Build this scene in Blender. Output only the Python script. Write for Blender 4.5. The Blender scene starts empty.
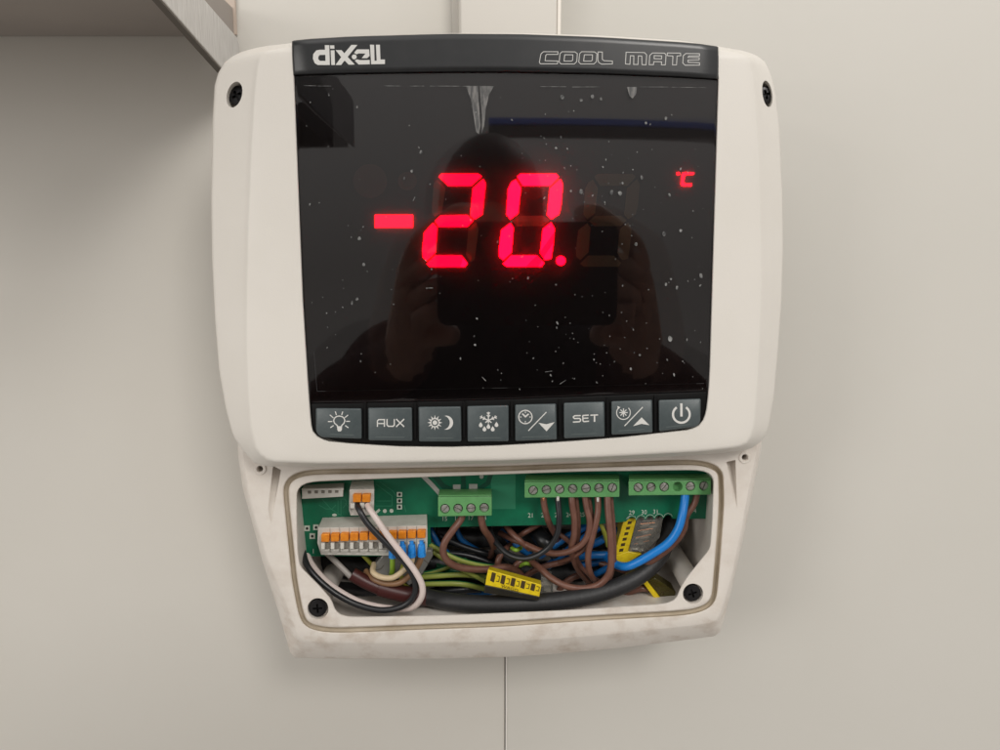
import bpy, bmesh, math, random
from mathutils import Vector, Matrix
from mathutils.geometry import tessellate_polygon
random.seed(7)
PI = math.pi
SC = bpy.context.scene
COL = SC.collection

# ------------------------------------------------------------------ camera
F = 750.0                 # focal length in photo pixels (photo is 1000 wide)
TILT = math.radians(8.3)  # camera pitched down
D = 270.0                 # mm from the lens to the front of the controller
cd = bpy.data.cameras.new("camera"); cam = bpy.data.objects.new("camera", cd); COL.objects.link(cam)
cd.sensor_fit = 'HORIZONTAL'; cd.sensor_width = 36.0; cd.lens = 36.0 * F / 1000.0
cd.clip_start = 0.002; cd.clip_end = 50
cam.location = (0, -D / 1000, 0)
cam.rotation_euler = (PI / 2 - TILT, 0, 0)
SC.camera = cam

# ------------------------------------------------------------------ world and lamps
w = bpy.data.worlds.new("World"); SC.world = w; w.use_nodes = True
nt = w.node_tree; bg = nt.nodes['Background']
tc = nt.nodes.new('ShaderNodeTexCoord'); sp = nt.nodes.new('ShaderNodeSeparateXYZ'); cr = nt.nodes.new('ShaderNodeValToRGB')
nt.links.new(tc.outputs['Generated'], sp.inputs[0]); nt.links.new(sp.outputs['Z'], cr.inputs[0]); nt.links.new(cr.outputs[0], bg.inputs[0])
cr.color_ramp.elements[0].position = 0.0; cr.color_ramp.elements[0].color = (0.37, 0.35, 0.33, 1)
cr.color_ramp.elements[1].position = 0.6; cr.color_ramp.elements[1].color = (1.0, 0.985, 0.965, 1)
bg.inputs[1].default_value = 1.14

def area(name, loc, target, size, power, color):
    l = bpy.data.lights.new(name, 'AREA'); l.energy = power; l.size = size; l.shape = 'SQUARE'; l.color = color
    o = bpy.data.objects.new(name, l); COL.objects.link(o); o.location = loc
    o.rotation_euler = (Vector(target) - Vector(loc)).to_track_quat('-Z', 'Y').to_euler(); return o
area("ceiling_lamp", (0.50, -1.22, 0.78), (0, 0, -0.05), 0.42, 9.5, (1.0, 0.965, 0.92))
area("upper_left_fill", (-0.9, -1.6, 1.3), (0, 0, -0.05), 0.8, 3.0, (1.0, 0.965, 0.92))  # weak fill light added from the upper left, no real lamp

area("left_wall_fill", (-1.15, -1.15, 0.25), (-0.15, 0.08, 0), 0.5, 5.5, (1.0, 0.965, 0.92))  # added fill that brightens the left wall, no such lamp in the room
SC.view_settings.view_transform = 'Standard'; SC.view_settings.look = 'None'
SC.view_settings.exposure = 0; SC.view_settings.gamma = 1
SC.cycles.max_bounces = 10; SC.cycles.transparent_max_bounces = 16
SC.cycles.sample_clamp_indirect = 4

# ------------------------------------------------------------------ measuring helpers
ct, st = math.cos(TILT), math.sin(TILT)
def ray(px, py):
    a = (px - 500) / F; b = (375 - py) / F
    return Vector((a, ct + b * st, -st + b * ct))
def at(px, py, Y):
    """photo pixel -> point on the vertical plane Y mm behind the controller's front (metres)"""
    d = ray(px, py); t = (D + Y) / d.y
    return Vector((d.x * t, -D + d.y * t, d.z * t)) / 1000
def at_x(px, py, x):
    d = ray(px, py); t = x / d.x
    return Vector((d.x * t, -D + d.y * t, d.z * t)) / 1000
def mmpx(Y): return (D + Y) / F
def Yf(px): return 1.5 * ((px - 505) / 215.0) ** 2

def catmull(pts, n=8):
    if len(pts) < 3: return [Vector(p) for p in pts]
    P = [Vector(p) for p in pts]; P = [2 * P[0] - P[1]] + P + [2 * P[-1] - P[-2]]; out = []
    for i in range(1, len(P) - 2):
        a, b, c, d = P[i - 1:i + 3]
        for k in range(n):
            t = k / n
            out.append(0.5 * ((2 * b) + (c - a) * t + (2 * a - 5 * b + 4 * c - d) * t * t + (3 * b - a - 3 * c + d) * t ** 3))
    out.append(P[-2]); return out
def resample(pts, n, smooth=False):
    P = catmull(pts, 6) if smooth else [Vector(p) for p in pts]
    L = [0]
    for a, b in zip(P, P[1:]): L.append(L[-1] + (b - a).length)
    out = []; j = 0
    for k in range(n + 1):
        s = L[-1] * k / n
        while j < len(L) - 2 and L[j + 1] < s: j += 1
        d = L[j + 1] - L[j]; t = 0 if d < 1e-9 else (s - L[j]) / d
        out.append(P[j].lerp(P[j + 1], t))
    return out
def ring(sides, counts):
    out = []
    for s, n in zip(sides, counts): out += resample(s, n)[:-1]
    return out
def offset(rg, d):
    """move a closed clockwise (screen) ring by d px, positive = inwards"""
    n = len(rg); out = []
    for i in range(n):
        a, b, c = rg[i - 1], rg[i], rg[(i + 1) % n]
        t = (c - a); t = t.normalized() if t.length > 1e-9 else Vector((1, 0))
        out.append(b + Vector((-t.y, t.x)) * d)
    return out

# ------------------------------------------------------------------ object helpers
def link(name, me, mat, parent=None, smooth=True, ang=32):
    o = bpy.data.objects.new(name, me); COL.objects.link(o)
    for m in (mat if isinstance(mat, (list, tuple)) else [mat]): me.materials.append(m)
    if smooth:
        me.polygons.foreach_set('use_smooth', [True] * len(me.polygons))
        me.set_sharp_from_angle(angle=math.radians(ang))
    if parent: o.parent = parent
    return o
def mesh(verts, faces, mi=None):
    me = bpy.data.meshes.new('m'); me.from_pydata([tuple(v) for v in verts], [], faces); 
    if mi: me.polygons.foreach_set('material_index', mi)
    bm = bmesh.new(); bm.from_mesh(me); bmesh.ops.recalc_face_normals(bm, faces=bm.faces); bm.to_mesh(me); bm.free()
    me.update(); return me
class MB:
    def __init__(s): s.v = []; s.f = []; s.m = []
    def add(s, v, f, mi=0):
        k = len(s.v); s.v += [Vector(x) for x in v]; s.f += [tuple(i + k for i in q) for q in f]; s.m += [mi] * len(f)
    def build(s, name, mat, parent=None, smooth=True, ang=32, bevel=0):
        o = link(name, mesh(s.v, s.f, s.m), mat, parent, smooth, ang)
        if bevel:
            b = o.modifiers.new('b', 'BEVEL'); b.width = bevel / 1000; b.segments = 2; b.limit_method = 'ANGLE'; b.angle_limit = math.radians(35)
            b.harden_normals = False
        return o
def label(o, lab=None, cat=None, group=None, kind=None):
    if lab: o['label'] = lab
    if cat: o['category'] = cat
    if group: o['group'] = group
    if kind: o['kind'] = kind
    return o
def empty(name, loc=(0, 0, 0)):
    o = bpy.data.objects.new(name, None); COL.objects.link(o); o.location = loc; o.empty_display_size = 0.01
    return o
def loft(mb, rings, cap0=False, cap1=False, mi=0):
    n = len(rings[0]); V = [p for r in rings for p in r]; Fc = []
    for k in range(len(rings) - 1):
        for i in range(n):
            j = (i + 1) % n; Fc.append((k * n + i, k * n + j, (k + 1) * n + j, (k + 1) * n + i))
    if cap0: Fc.append(tuple(range(n))[::-1])
    if cap1: Fc.append(tuple((len(rings) - 1) * n + i for i in range(n)))
    mb.add(V, Fc, mi)
def R3(rg, Y):
    return [at(p.x, p.y, Y(p.x) if callable(Y) else Y) for p in rg]
def coons(top, right, bottom, left, us, vs):
    """top: left>right, right: top>bottom, bottom: left>right, left: top>bottom"""
    N = 400
    T, Rr, B, L = [resample(s, N) for s in (top, right, bottom, left)]
    g = lambda c, t: c[min(N, max(0, round(t * N)))]
    out = []
    for v in vs:
        row = []
        for u in us:
            p = g(T, u) * (1 - v) + g(B, u) * v + g(L, v) * (1 - u) + g(Rr, v) * u
            p = p - (T[0] * (1 - u) * (1 - v) + T[-1] * u * (1 - v) + B[0] * (1 - u) * v + B[-1] * u * v)
            row.append(p)
        out.append(row)
    return out
def slab(mb, sides, yfun, thick, nu=16, nv=10, r=0.3, e=0.01, mi=0, ev=None):
    ev = ev or e
    us = [0, e * .35, e] + [e + (1 - 2 * e) * k / nu for k in range(1, nu)] + [1 - e, 1 - e * .35, 1]
    vs = [0, ev * .35, ev] + [ev + (1 - 2 * ev) * k / nv for k in range(1, nv)] + [1 - ev, 1 - ev * .35, 1]
    G = coons(*sides, us, vs); nU, nV = len(us), len(vs)
    dd = lambda k, n: (1.0, .3, 0)[min(k, n - 1 - k)] if min(k, n - 1 - k) < 3 else 0
    V = []
    for j, row in enumerate(G):
        for i, p in enumerate(row):
            V.append(at(p.x, p.y, yfun(p.x) + r * max(dd(i, nU), dd(j, nV))))
    Fc = [(j * nU + i, j * nU + i + 1, (j + 1) * nU + i + 1, (j + 1) * nU + i) for j in range(nV - 1) for i in range(nU - 1)]
    bnd = [i for i in range(nU)] + [j * nU + nU - 1 for j in range(1, nV)] + [(nV - 1) * nU + i for i in range(nU - 2, -1, -1)] + [j * nU for j in range(nV - 2, 0, -1)]
    k0 = len(V)
    for b in bnd: V.append(V[b] + Vector((0, thick / 1000, 0)))
    m = len(bnd)
    for i in range(m):
        j = (i + 1) % m; Fc.append((bnd[i], bnd[j], k0 + j, k0 + i))
    Fc.append(tuple(k0 + i for i in range(m)))
    mb.add(V, Fc, mi)
def prism(mb, front, Y0, back=None, Y1=None, mi=0):
    """front/back: px polygons (same count) at depths Y0/Y1 (scalars or lists)"""
    n = len(front); ys = Y0 if isinstance(Y0, (list, tuple)) else [Y0] * n
    A = [at(p[0], p[1], y) for p, y in zip(front, ys)]
    if back is None:
        ye = Y1 if isinstance(Y1, (list, tuple)) else [Y1] * n
        B = [a + Vector((0, (y2 - y1) / 1000, 0)) for a, y1, y2 in zip(A, ys, ye)]
    else:
        ye = Y1 if isinstance(Y1, (list, tuple)) else [Y1] * n
        B = [at(p[0], p[1], y) for p, y in zip(back, ye)]
    loft(mb, [A, B], True, True, mi)
def rect(x0, y0, x1, y1): return [(x0, y0), (x1, y0), (x1, y1), (x0, y1)]
def box(mb, x0, y0, x1, y1, Y0, Y1, mi=0): prism(mb, rect(x0, y0, x1, y1), Y0, None, Y1, mi)
def disc_pts(cx, cy, r, n=24, ry=None, rot=0):
    ry = ry or r; c, s = math.cos(rot), math.sin(rot)
    return [(cx + r * math.cos(2 * PI * k / n) * c - ry * math.sin(2 * PI * k / n) * s,
             cy + r * math.cos(2 * PI * k / n) * s + ry * math.sin(2 * PI * k / n) * c) for k in range(n)]
def tube(mb, pts, width, mi=0, n=12, taper=None, two=None, raw=False, sub=8):
    """pts (px,py,Y) or raw metres; width px at the wire's own depth (raw: radius mm)"""
    if raw: P = catmull([Vector(p) for p in pts], sub); rad = [width / 1000] * len(P)
    else:
        Q = catmull([Vector(p) for p in pts], sub); P = [at(q.x, q.y, q.z) for q in Q]
        ym = sum(q.z for q in Q) / len(Q); rad = [width * mmpx(ym) / 2000] * len(P)
    if taper: rad = [r * (taper[0] + (taper[1] - taper[0]) * k / (len(P) - 1)) for k, r in enumerate(rad)]
    t = (P[1] - P[0]).normalized(); up = Vector((0, -1, 0)); 
    if abs(t.dot(up)) > .95: up = Vector((0, 0, 1))
    nrm = (up - t * up.dot(t)).normalized(); V = []; Fc = []; M = []
    for k, p in enumerate(P):
        t = (P[min(k + 1, len(P) - 1)] - P[max(k - 1, 0)]).normalized()
        nrm = (nrm - t * nrm.dot(t)).normalized(); b = t.cross(nrm)
        for i in range(n):
            a = 2 * PI * i / n; V.append(p + (nrm * math.cos(a) + b * math.sin(a)) * rad[k])
    for k in range(len(P) - 1):
        for i in range(n):
            j = (i + 1) % n; Fc.append((k * n + i, k * n + j, (k + 1) * n + j, (k + 1) * n + i))
            M.append(mi if not two or ((i + two[1]) % n) < n * two[2] else two[0])
    Fc.append(tuple(range(n))); M.append(mi); Fc.append(tuple((len(P) - 1) * n + i for i in range(n))); M.append(mi)
    k0 = len(mb.v); mb.v += V; mb.f += [tuple(i + k0 for i in q) for q in Fc]; mb.m += M
# flat printed marks: tessellated polygons a hair in front of a surface
def poly(mb, outer, holes=(), y=None, mi=0):
    loops = [[Vector((p[0], p[1], 0)) for p in l] for l in [outer] + list(holes)]
    allp = [p for l in loops for p in l]
    tri = tessellate_polygon(loops)
    mb.add([at(p.x, p.y, y(p.x) if callable(y) else y) for p in allp], tri, mi)
_lift = [0]
def stroke(mb, pts, width, y, closed=False, mi=0):
    P = [Vector(p[:2]) for p in pts]; n = len(P); L = []; Rr = []
    for i in range(n):
        a = P[i - 1] if (i or closed) else P[i]; c = P[(i + 1) % n] if (i < n - 1 or closed) else P[i]
        d1 = (P[i] - a); d2 = (c - P[i]); d1 = d1.normalized() if d1.length > 1e-6 else d2.normalized(); d2 = d2.normalized() if d2.length > 1e-6 else d1
        t = (d1 + d2); t = t.normalized() if t.length > 1e-3 else d1
        nn = Vector((-t.y, t.x)); k = min(1.6, 1 / max(.3, abs(nn.dot(Vector((-d1.y, d1.x))))))
        L.append(P[i] + nn * width / 2 * k); Rr.append(P[i] - nn * width / 2 * k)
    _lift[0] = (_lift[0] + 1) % 4; e = .006 * _lift[0]
    V = [at(p.x, p.y, (y(p.x) if callable(y) else y) - e) for p in L + Rr]
    Fc = [(i, (i + 1) % n, n + (i + 1) % n, n + i) for i in range(n if closed else n - 1)]
    mb.add(V, Fc, mi)
def text(mb, s, cx, cy, h, y, mi=0, wide=1.0, rot=0):
    c = bpy.data.curves.new('t', 'FONT'); c.body = s; c.align_x = 'CENTER'; c.align_y = 'CENTER'; c.resolution_u = 2
    o = bpy.data.objects.new('t', c); COL.objects.link(o)
    dg = bpy.context.evaluated_depsgraph_get(); me = bpy.data.meshes.new_from_object(o.evaluated_get(dg))
    k = h / 0.70; cr_, sr = math.cos(rot), math.sin(rot); V = []
    for v in me.vertices:
        x, z = v.co.x * k * wide, -v.co.y * k
        px, py = cx + x * cr_ - z * sr, cy + x * sr + z * cr_
        V.append(at(px, py, y(px) if callable(y) else y))
    mb.add(V, [tuple(p.vertices) for p in me.polygons], mi)
    bpy.data.objects.remove(o); bpy.data.meshes.remove(me); bpy.data.curves.remove(c)
def cut(o, cutters):
    """boolean difference, baked into the mesh"""
    tmp = []
    for mb in cutters:
        c = bpy.data.objects.new('c', mesh(mb.v, mb.f)); COL.objects.link(c); tmp.append(c)
        b = o.modifiers.new('x', 'BOOLEAN'); b.operation = 'DIFFERENCE'; b.object = c; b.solver = 'EXACT'; b.use_self = True
    dg = bpy.context.evaluated_depsgraph_get(); dg.update()
    me = bpy.data.meshes.new_from_object(o.evaluated_get(dg)); o.modifiers.clear(); o.data = me
    me.polygons.foreach_set('use_smooth', [True] * len(me.polygons)); me.set_sharp_from_angle(angle=math.radians(32))
    for c in tmp: bpy.data.objects.remove(c)

# ------------------------------------------------------------------ materials
def mat(name, col, rough=.5, metal=0, spec=.5, noise=None, bump=None, coat=0):
    m = bpy.data.materials.new(name); m.use_nodes = True; N = m.node_tree.nodes; L = m.node_tree.links
    b = N['Principled BSDF']; b.inputs['Base Color'].default_value = (*col, 1); b.inputs['Roughness'].default_value = rough
    b.inputs['Metallic'].default_value = metal; b.inputs['Specular IOR Level'].default_value = spec; b.inputs['Coat Weight'].default_value = coat
    tc = N.new('ShaderNodeTexCoord')
    if noise:   # (scale, other colour, lo, hi[, stretch])
        mp = N.new('ShaderNodeMapping'); L.new(tc.outputs['Object'], mp.inputs[0])
        if len(noise) > 4: mp.inputs['Scale'].default_value = noise[4]
        t = N.new('ShaderNodeTexNoise'); t.inputs['Scale'].default_value = noise[0]; t.inputs['Detail'].default_value = 6; t.inputs['Roughness'].default_value = .6
        L.new(mp.outputs[0], t.inputs[0]); r = N.new('ShaderNodeMapRange'); r.inputs[1].default_value = noise[2]; r.inputs[2].default_value = noise[3]
        L.new(t.outputs[0], r.inputs[0]); x = N.new('ShaderNodeMix'); x.data_type = 'RGBA'
        x.inputs[6].default_value = (*col, 1); x.inputs[7].default_value = (*noise[1], 1); L.new(r.outputs[0], x.inputs[0]); L.new(x.outputs[2], b.inputs['Base Color'])
    if bump:
        t = N.new('ShaderNodeTexNoise'); t.inputs['Scale'].default_value = bump[0]; t.inputs['Detail'].default_value = 3
        mp = N.new('ShaderNodeMapping'); L.new(tc.outputs['Object'], mp.inputs[0]); L.new(mp.outputs[0], t.inputs[0])
        if len(bump) > 2: mp.inputs['Scale'].default_value = bump[2]
        bp = N.new('ShaderNodeBump'); bp.inputs['Strength'].default_value = bump[1]; bp.inputs['Distance'].default_value = .0004
        L.new(t.outputs[0], bp.inputs['Height']); L.new(bp.outputs[0], b.inputs['Normal'])
    return m
def emis(name, col, s):
    m = mat(name, (.1, .0, .0), .4); b = m.node_tree.nodes['Principled BSDF']
    b.inputs['Emission Color'].default_value = (*col, 1); b.inputs['Emission Strength'].default_value = s; return m
def clear(name, tint, dif, amount, rough=.08):
    m = bpy.data.materials.new(name); m.use_nodes = True; N = m.node_tree.nodes; L = m.node_tree.links; N.clear()
    o = N.new('ShaderNodeOutputMaterial'); t = N.new('ShaderNodeBsdfTransparent'); t.inputs[0].default_value = (*tint, 1)
    d = N.new('ShaderNodeBsdfDiffuse'); d.inputs[0].default_value = (*dif, 1)
    g = N.new('ShaderNodeBsdfGlossy'); g.inputs['Roughness'].default_value = rough
    fr = N.new('ShaderNodeFresnel'); fr.inputs[0].default_value = 1.5 if name != 'smoked glass' else 1.62
    a = N.new('ShaderNodeMixShader'); a.inputs[0].default_value = amount; L.new(t.outputs[0], a.inputs[1]); L.new(d.outputs[0], a.inputs[2])
    b = N.new('ShaderNodeMixShader'); L.new(fr.outputs[0], b.inputs[0]); L.new(a.outputs[0], b.inputs[1]); L.new(g.outputs[0], b.inputs[2]); L.new(b.outputs[0], o.inputs[0])
    return m
M = {}
M['wall'] = mat('painted panel', (.60, .575, .525), .55, noise=(7, (.58, .553, .50), .35, .7), bump=(160, .10))
M['wall_r'] = mat('painted panel right', (.59, .568, .52), .55, noise=(7, (.57, .548, .498), .35, .7), bump=(160, .10))
M['trunk'] = mat('trunking plastic', (.61, .58, .53), .45, bump=(300, .05))
M['ivory'] = mat('ivory plastic', (.69, .655, .60), .42, noise=(26, (.665, .63, .572), .45, .75), bump=(2600, .10))
M['base'] = mat('stained ivory plastic', (.70, .65, .59), .5, noise=(85, (.55, .475, .405), .47, .68, (1, 1, 1.3)), bump=(900, .15))
nb = M['base'].node_tree; mx = next(n_ for n_ in nb.nodes if n_.type == 'MIX'); src_ = mx.inputs[0].links[0].from_socket
gt = nb.nodes.new('ShaderNodeTexCoord'); gs = nb.nodes.new('ShaderNodeSeparateXYZ'); gr = nb.nodes.new('ShaderNodeMapRange'); gm = nb.nodes.new('ShaderNodeMath'); gm.operation = 'MULTIPLY'
nb.links.new(gt.outputs['Object'], gs.inputs[0]); nb.links.new(gs.outputs['Z'], gr.inputs[0])     # grime settles on the bottom lip
gr.inputs[1].default_value = -.132; gr.inputs[2].default_value = -.142; gr.inputs[3].default_value = .38; gr.inputs[4].default_value = 1.0
nb.links.new(src_, gm.inputs[0]); nb.links.new(gr.outputs[0], gm.inputs[1]); nb.links.new(gm.outputs[0], mx.inputs[0])
M['gasket'] = mat('tan gasket', (.46, .39, .29), .6, noise=(60, (.60, .53, .43), .4, .7))
M['bezel'] = mat('black plastic', (.012, .012, .013), .32)
M['header'] = mat('black header plastic', (.014, .015, .016), .30, noise=(200, (.02, .02, .021), .4, .8))
M['backing'] = mat('display backing', (.045, .036, .036), .5)
M['kframe'] = mat('matt black key frame', (.005, .005, .005), .5, spec=.15)
M['glass'] = clear('smoked glass', (.62, .60, .60), (0, 0, 0), 0.0, .026)
M['dust'] = mat('dust and scratches', (.25, .25, .24), .8, noise=(420, (.045, .045, .045), .38, .60))
M['film'] = mat('peeling glue residue', (.20, .19, .18), .5, noise=(350, (.055, .055, .055), .35, .6, (3, 1, .5)))
M['btn'] = mat('slate grey key', (.060, .075, .078), .42, noise=(500, (.070, .086, .088), .4, .7), bump=(1500, .08))
M['btnl'] = mat('moulded key line', (.095, .115, .112), .5)
M['print'] = mat('white print', (.62, .61, .58), .5)
M['led'] = emis('lit red segment', (1.0, .0001, .0032), 56)
M['unlit'] = mat('unlit segment', (.22, .155, .09), .5)
M['unlit2'] = mat('unlit lamp', (.16, .085, .07), .5)
M['screw'] = mat('black screw', (.022, .021, .022), .3, .6)
M['tin'] = mat('tin screw', (.50, .49, .46), .38, .55, noise=(900, (.30, .28, .25), .4, .7))
M['pcb'] = mat('green board', (.004, .155, .075), .35, noise=(90, (.003, .115, .058), .4, .65), bump=(700, .05))
M['trace'] = mat('board trace', (.03, .22, .12), .35)
M['silk'] = mat('board print', (.55, .60, .52), .5)
M['darkhole'] = mat('dark hole', (.01, .01, .01), .6)
M['gterm'] = mat('green terminal plastic', (.13, .36, .13), .4, noise=(200, (.10, .29, .10), .4, .7))
M['wterm'] = mat('white terminal plastic', (.60, .58, .53), .45, noise=(220, (.52, .50, .45), .4, .7))
M['slotg'] = mat('terminal slot', (.17, .155, .13), .6)
M['orange'] = mat('orange lever', (.84, .28, .012), .42, noise=(500, (.66, .18, .006), .4, .7))
M['blue'] = mat('blue insulation', (.006, .11, .33), .35)
M['ferr'] = mat('blue ferrule', (.015, .26, .72), .4, noise=(900, (.008, .14, .46), .45, .7))
M['brown'] = mat('brown insulation', (.175, .080, .055), .36, noise=(300, (.13, .055, .038), .35, .7))
M['black'] = mat('black insulation', (.014, .015, .017), .35)
M['rubber'] = mat('black rubber sheath', (.020, .020, .021), .5, bump=(900, .35, (1, 1, .3)))
M['maroon'] = mat('maroon sleeve', (.055, .011, .010), .4)
M['white'] = mat('white insulation', (.66, .56, .52), .38)
M['cream'] = mat('cream insulation', (.55, .43, .27), .4)
M['greywire'] = mat('grey white insulation', (.38, .35, .32), .45)
M['yel'] = mat('yellow insulation', (.36, .37, .05), .38)
M['lime'] = mat('lime insulation', (.26, .45, .04), .38)
M['grn'] = mat('green insulation', (.01, .15, .055), .38)
M['conn'] = mat('yellow connector', (.72, .54, .01), .35, noise=(600, (.60, .42, .008), .45, .7))
M['ink'] = mat('dark print', (.05, .03, .008), .5)
M['copper'] = mat('copper', (.50, .22, .12), .3, .9)
M['tinw'] = mat('tinned copper', (.68, .66, .62), .3, .3)
M['clear'] = clear('clear plastic', (.86, .85, .80), (.55, .53, .48), .20, .05)
M['greyclear'] = clear('cloudy grey plastic', (.5, .5, .48), (.25, .245, .23), .72, .15)
M['steel'] = mat('brushed steel', (.74, .73, .72), .40, .5, noise=(420, (.54, .52, .505), .35, .7, (1, 4, .25)))
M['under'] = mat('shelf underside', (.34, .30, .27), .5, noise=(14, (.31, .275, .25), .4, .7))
M['board'] = mat('beige wall board', (.52, .43, .36), .55, noise=(60, (.47, .385, .32), .4, .7, (1, 1, .15)))

# ================================================================== THE SETTING
YW = 80
def wbox(name, x0, x1, z0, z1, y0, y1, m, bev=0, parent=None):
    mb = MB(); V = [(x, y, z) for x in (x0, x1) for y in (y0, y1) for z in (z0, z1)]
    mb.add([Vector(v) / 1000 for v in V], [(0, 1, 3, 2), (4, 6, 7, 5), (0, 4, 5, 1), (2, 3, 7, 6), (0, 2, 6, 4), (1, 5, 7, 3)])
    return mb.build(name, m, parent, bevel=bev)
xs = at(504.7, 700, YW).x * 1000; xr = at(506.1, 700, YW).x * 1000
label(wbox('wall_left', -1500, xs, -1200, 1200, YW, YW + 60, M['wall'], .5), kind='structure')
label(wbox('wall_right', xr, 1500, -1200, 1200, YW - .8, YW + 60, M['wall_r'], .9), kind='structure')
label(wbox('wall_core', -1500, 1500, -1200, 1200, YW + 61, YW + 70, M['darkhole']), kind='structure')

label(wbox('wall_joint', xr - .3, xr + .55, -1200, -60, YW - 1.0, YW + 20, mat('pale joint edge', (.72, .69, .64), .5)), kind='structure')
# cable trunking running up from behind the controller
tr = empty('cable_trunking', at(505, 60, YW - .9))
tl, trr = at(458, 0, 64).x * 1000, at(560, 0, 64).x * 1000
z0, z1 = at(500, 120, 64).z * 1000, 900
o = wbox('channel', tl, trr, z0, z1, 64, YW - 1.1, M['trunk'], 1.4); o.parent = tr; o.matrix_parent_inverse = Matrix.Translation(-tr.location)
o = wbox('wall_flange', tl - 3.5, tl - .2, z0, z1, YW - 2.4, YW - .4, M['trunk'], .5); o.parent = tr; o.matrix_parent_inverse = Matrix.Translation(-tr.location)
mb_ = wbox('highlight_lip', trr - 1.1, trr + .5, z0, z1, 63.2, 66, mat('painted edge highlight', (.80, .75, .68), .4), .3); mb_.parent = tr; mb_.matrix_parent_inverse = Matrix.Translation(-tr.location)  # pale strip added as a painted highlight along the channel's right edge
label(tr, 'wide pale plastic cable trunking running up the wall from behind the controller', 'cable trunking')

# steel shelf in the upper left: end plate sloping down along the wall, deck behind it
x0 = at(241, 42, YW).x * 1000
sh = empty('steel_shelf', (x0 / 1000, YW / 1000, at(241, 42, YW).z))
mb = MB()
wl = at(241, 90, YW - 2); up = at(241, 41, YW - 2); up2 = at(237.5, 37, YW - 6)
up2 = at_x(237.5, 37.5, x0); e2 = at_x(206, 1, x0); l2 = at_x(162.5, 0, x0)
def ext(a, b, y):   # extend line a->b to depth y (metres)
    t = (y - a.y) / (b.y - a.y); return a + (b - a) * t
wl = ext(at_x(220.5, 66.6, x0), l2, (YW - 2) / 1000)
yend = -0.25; ymid = -0.012
lo_ = at_x(220.5, 66.6, x0)
prof = [wl, ext(up2, e2, (YW - 2) / 1000) + Vector((0, 0, -.003)), up2, ext(up2, e2, .015), Vector((x0 / 1000, yend, .110)), Vector((x0 / 1000, yend, .082)), ext(lo_, l2, ymid)]
loft(mb, [[Vector((x0 / 1000, p.y, p.z)) for p in prof], [Vector((x0 / 1000 - .0022, p.y, p.z)) for p in prof]], True, True)
sl = MB(); a, b = prof[0], prof[6]
V = [Vector((x0 / 1000 + dx, a.y, a.z + dz)) for dx, dz in ((-.0002, -.0009), (-.0028, -.0009), (-.0028, -.0001), (-.0002, -.0001))]
loft(sl, [V, [v + (b - a) for v in V]], True, True)
o = sl.build('shadow_gap', mat('dark shadow gap', (.10, .085, .07), .6), sh); o.matrix_parent_inverse = Matrix.Translation(-sh.location)  # dark strip standing in for the shadow gap along the plate's lower edge
o = mb.build('end_plate', M['steel'], sh, bevel=.4); o.matrix_parent_inverse = Matrix.Translation(-sh.location)
zj = at(100, 37, YW).z * 1000
mb = MB(); pf = [Vector((x0 / 1000, -.014, .126)), Vector((x0 / 1000, -.17, .126)), Vector((x0 / 1000, -.252, .110)), Vector((x0 / 1000, -.252, .080)), Vector((x0 / 1000, -.014, .0925))]
loft(mb, [[q + Vector((.0003, 0, 0)) for q in pf], [q + Vector((.0018, 0, 0)) for q in pf]], True, True)
o = mb.build('dark_reflection_trim', M['bezel'], sh, bevel=.3); o.matrix_parent_inverse = Matrix.Translation(-sh.location)  # unseen black sheet added so the plate mirrors dark in the glass
mb = MB()
dk = [Vector((-.9, (YW - .5) / 1000, zj / 1000)), Vector((x0 / 1000 - .0024, (YW - .5) / 1000, zj / 1000)),
      Vector((x0 / 1000 - .0024, -.06, zj / 1000 + .002)), Vector((-.9, -.06, zj / 1000 + .004))]
loft(mb, [dk, [v + Vector((0, 0, .012)) for v in dk]], True, True)
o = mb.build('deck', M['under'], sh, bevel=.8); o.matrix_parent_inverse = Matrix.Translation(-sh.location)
label(sh, 'brushed steel shelf with a sloping end plate mounted on the wall at upper left', 'shelf')
ap = wbox('front_apron', x0 - 420, x0 - 3, 80, 110, -252, -248, M['bezel'], .5); ap.parent = sh; ap.matrix_parent_inverse = Matrix.Translation(-sh.location)
# beige board on the wall above the shelf
xb = at(234.5, 20, YW - 4).x * 1000
wb = wbox('wall_board', xb - 60, xb, at(230, 36, YW).z * 1000, 500, YW - 1.6, YW - .5, M['board'], .5)
label(wb, 'beige board fixed to the wall just above the steel shelf', 'wall board')

# ================================================================== THE CONTROLLER
ctl = empty('temperature_controller', at(500, 380, YW - 1))
INV = Matrix.Translation(-ctl.location)
def child(o, parent=None):
    o.parent = parent or ctl
    o.matrix_parent_inverse = INV if (parent is None) else Matrix.Identity(4)
    return o
label(ctl, 'ivory wall-mounted temperature controller showing red minus twenty, lower cover removed', 'temperature controller')

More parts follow.
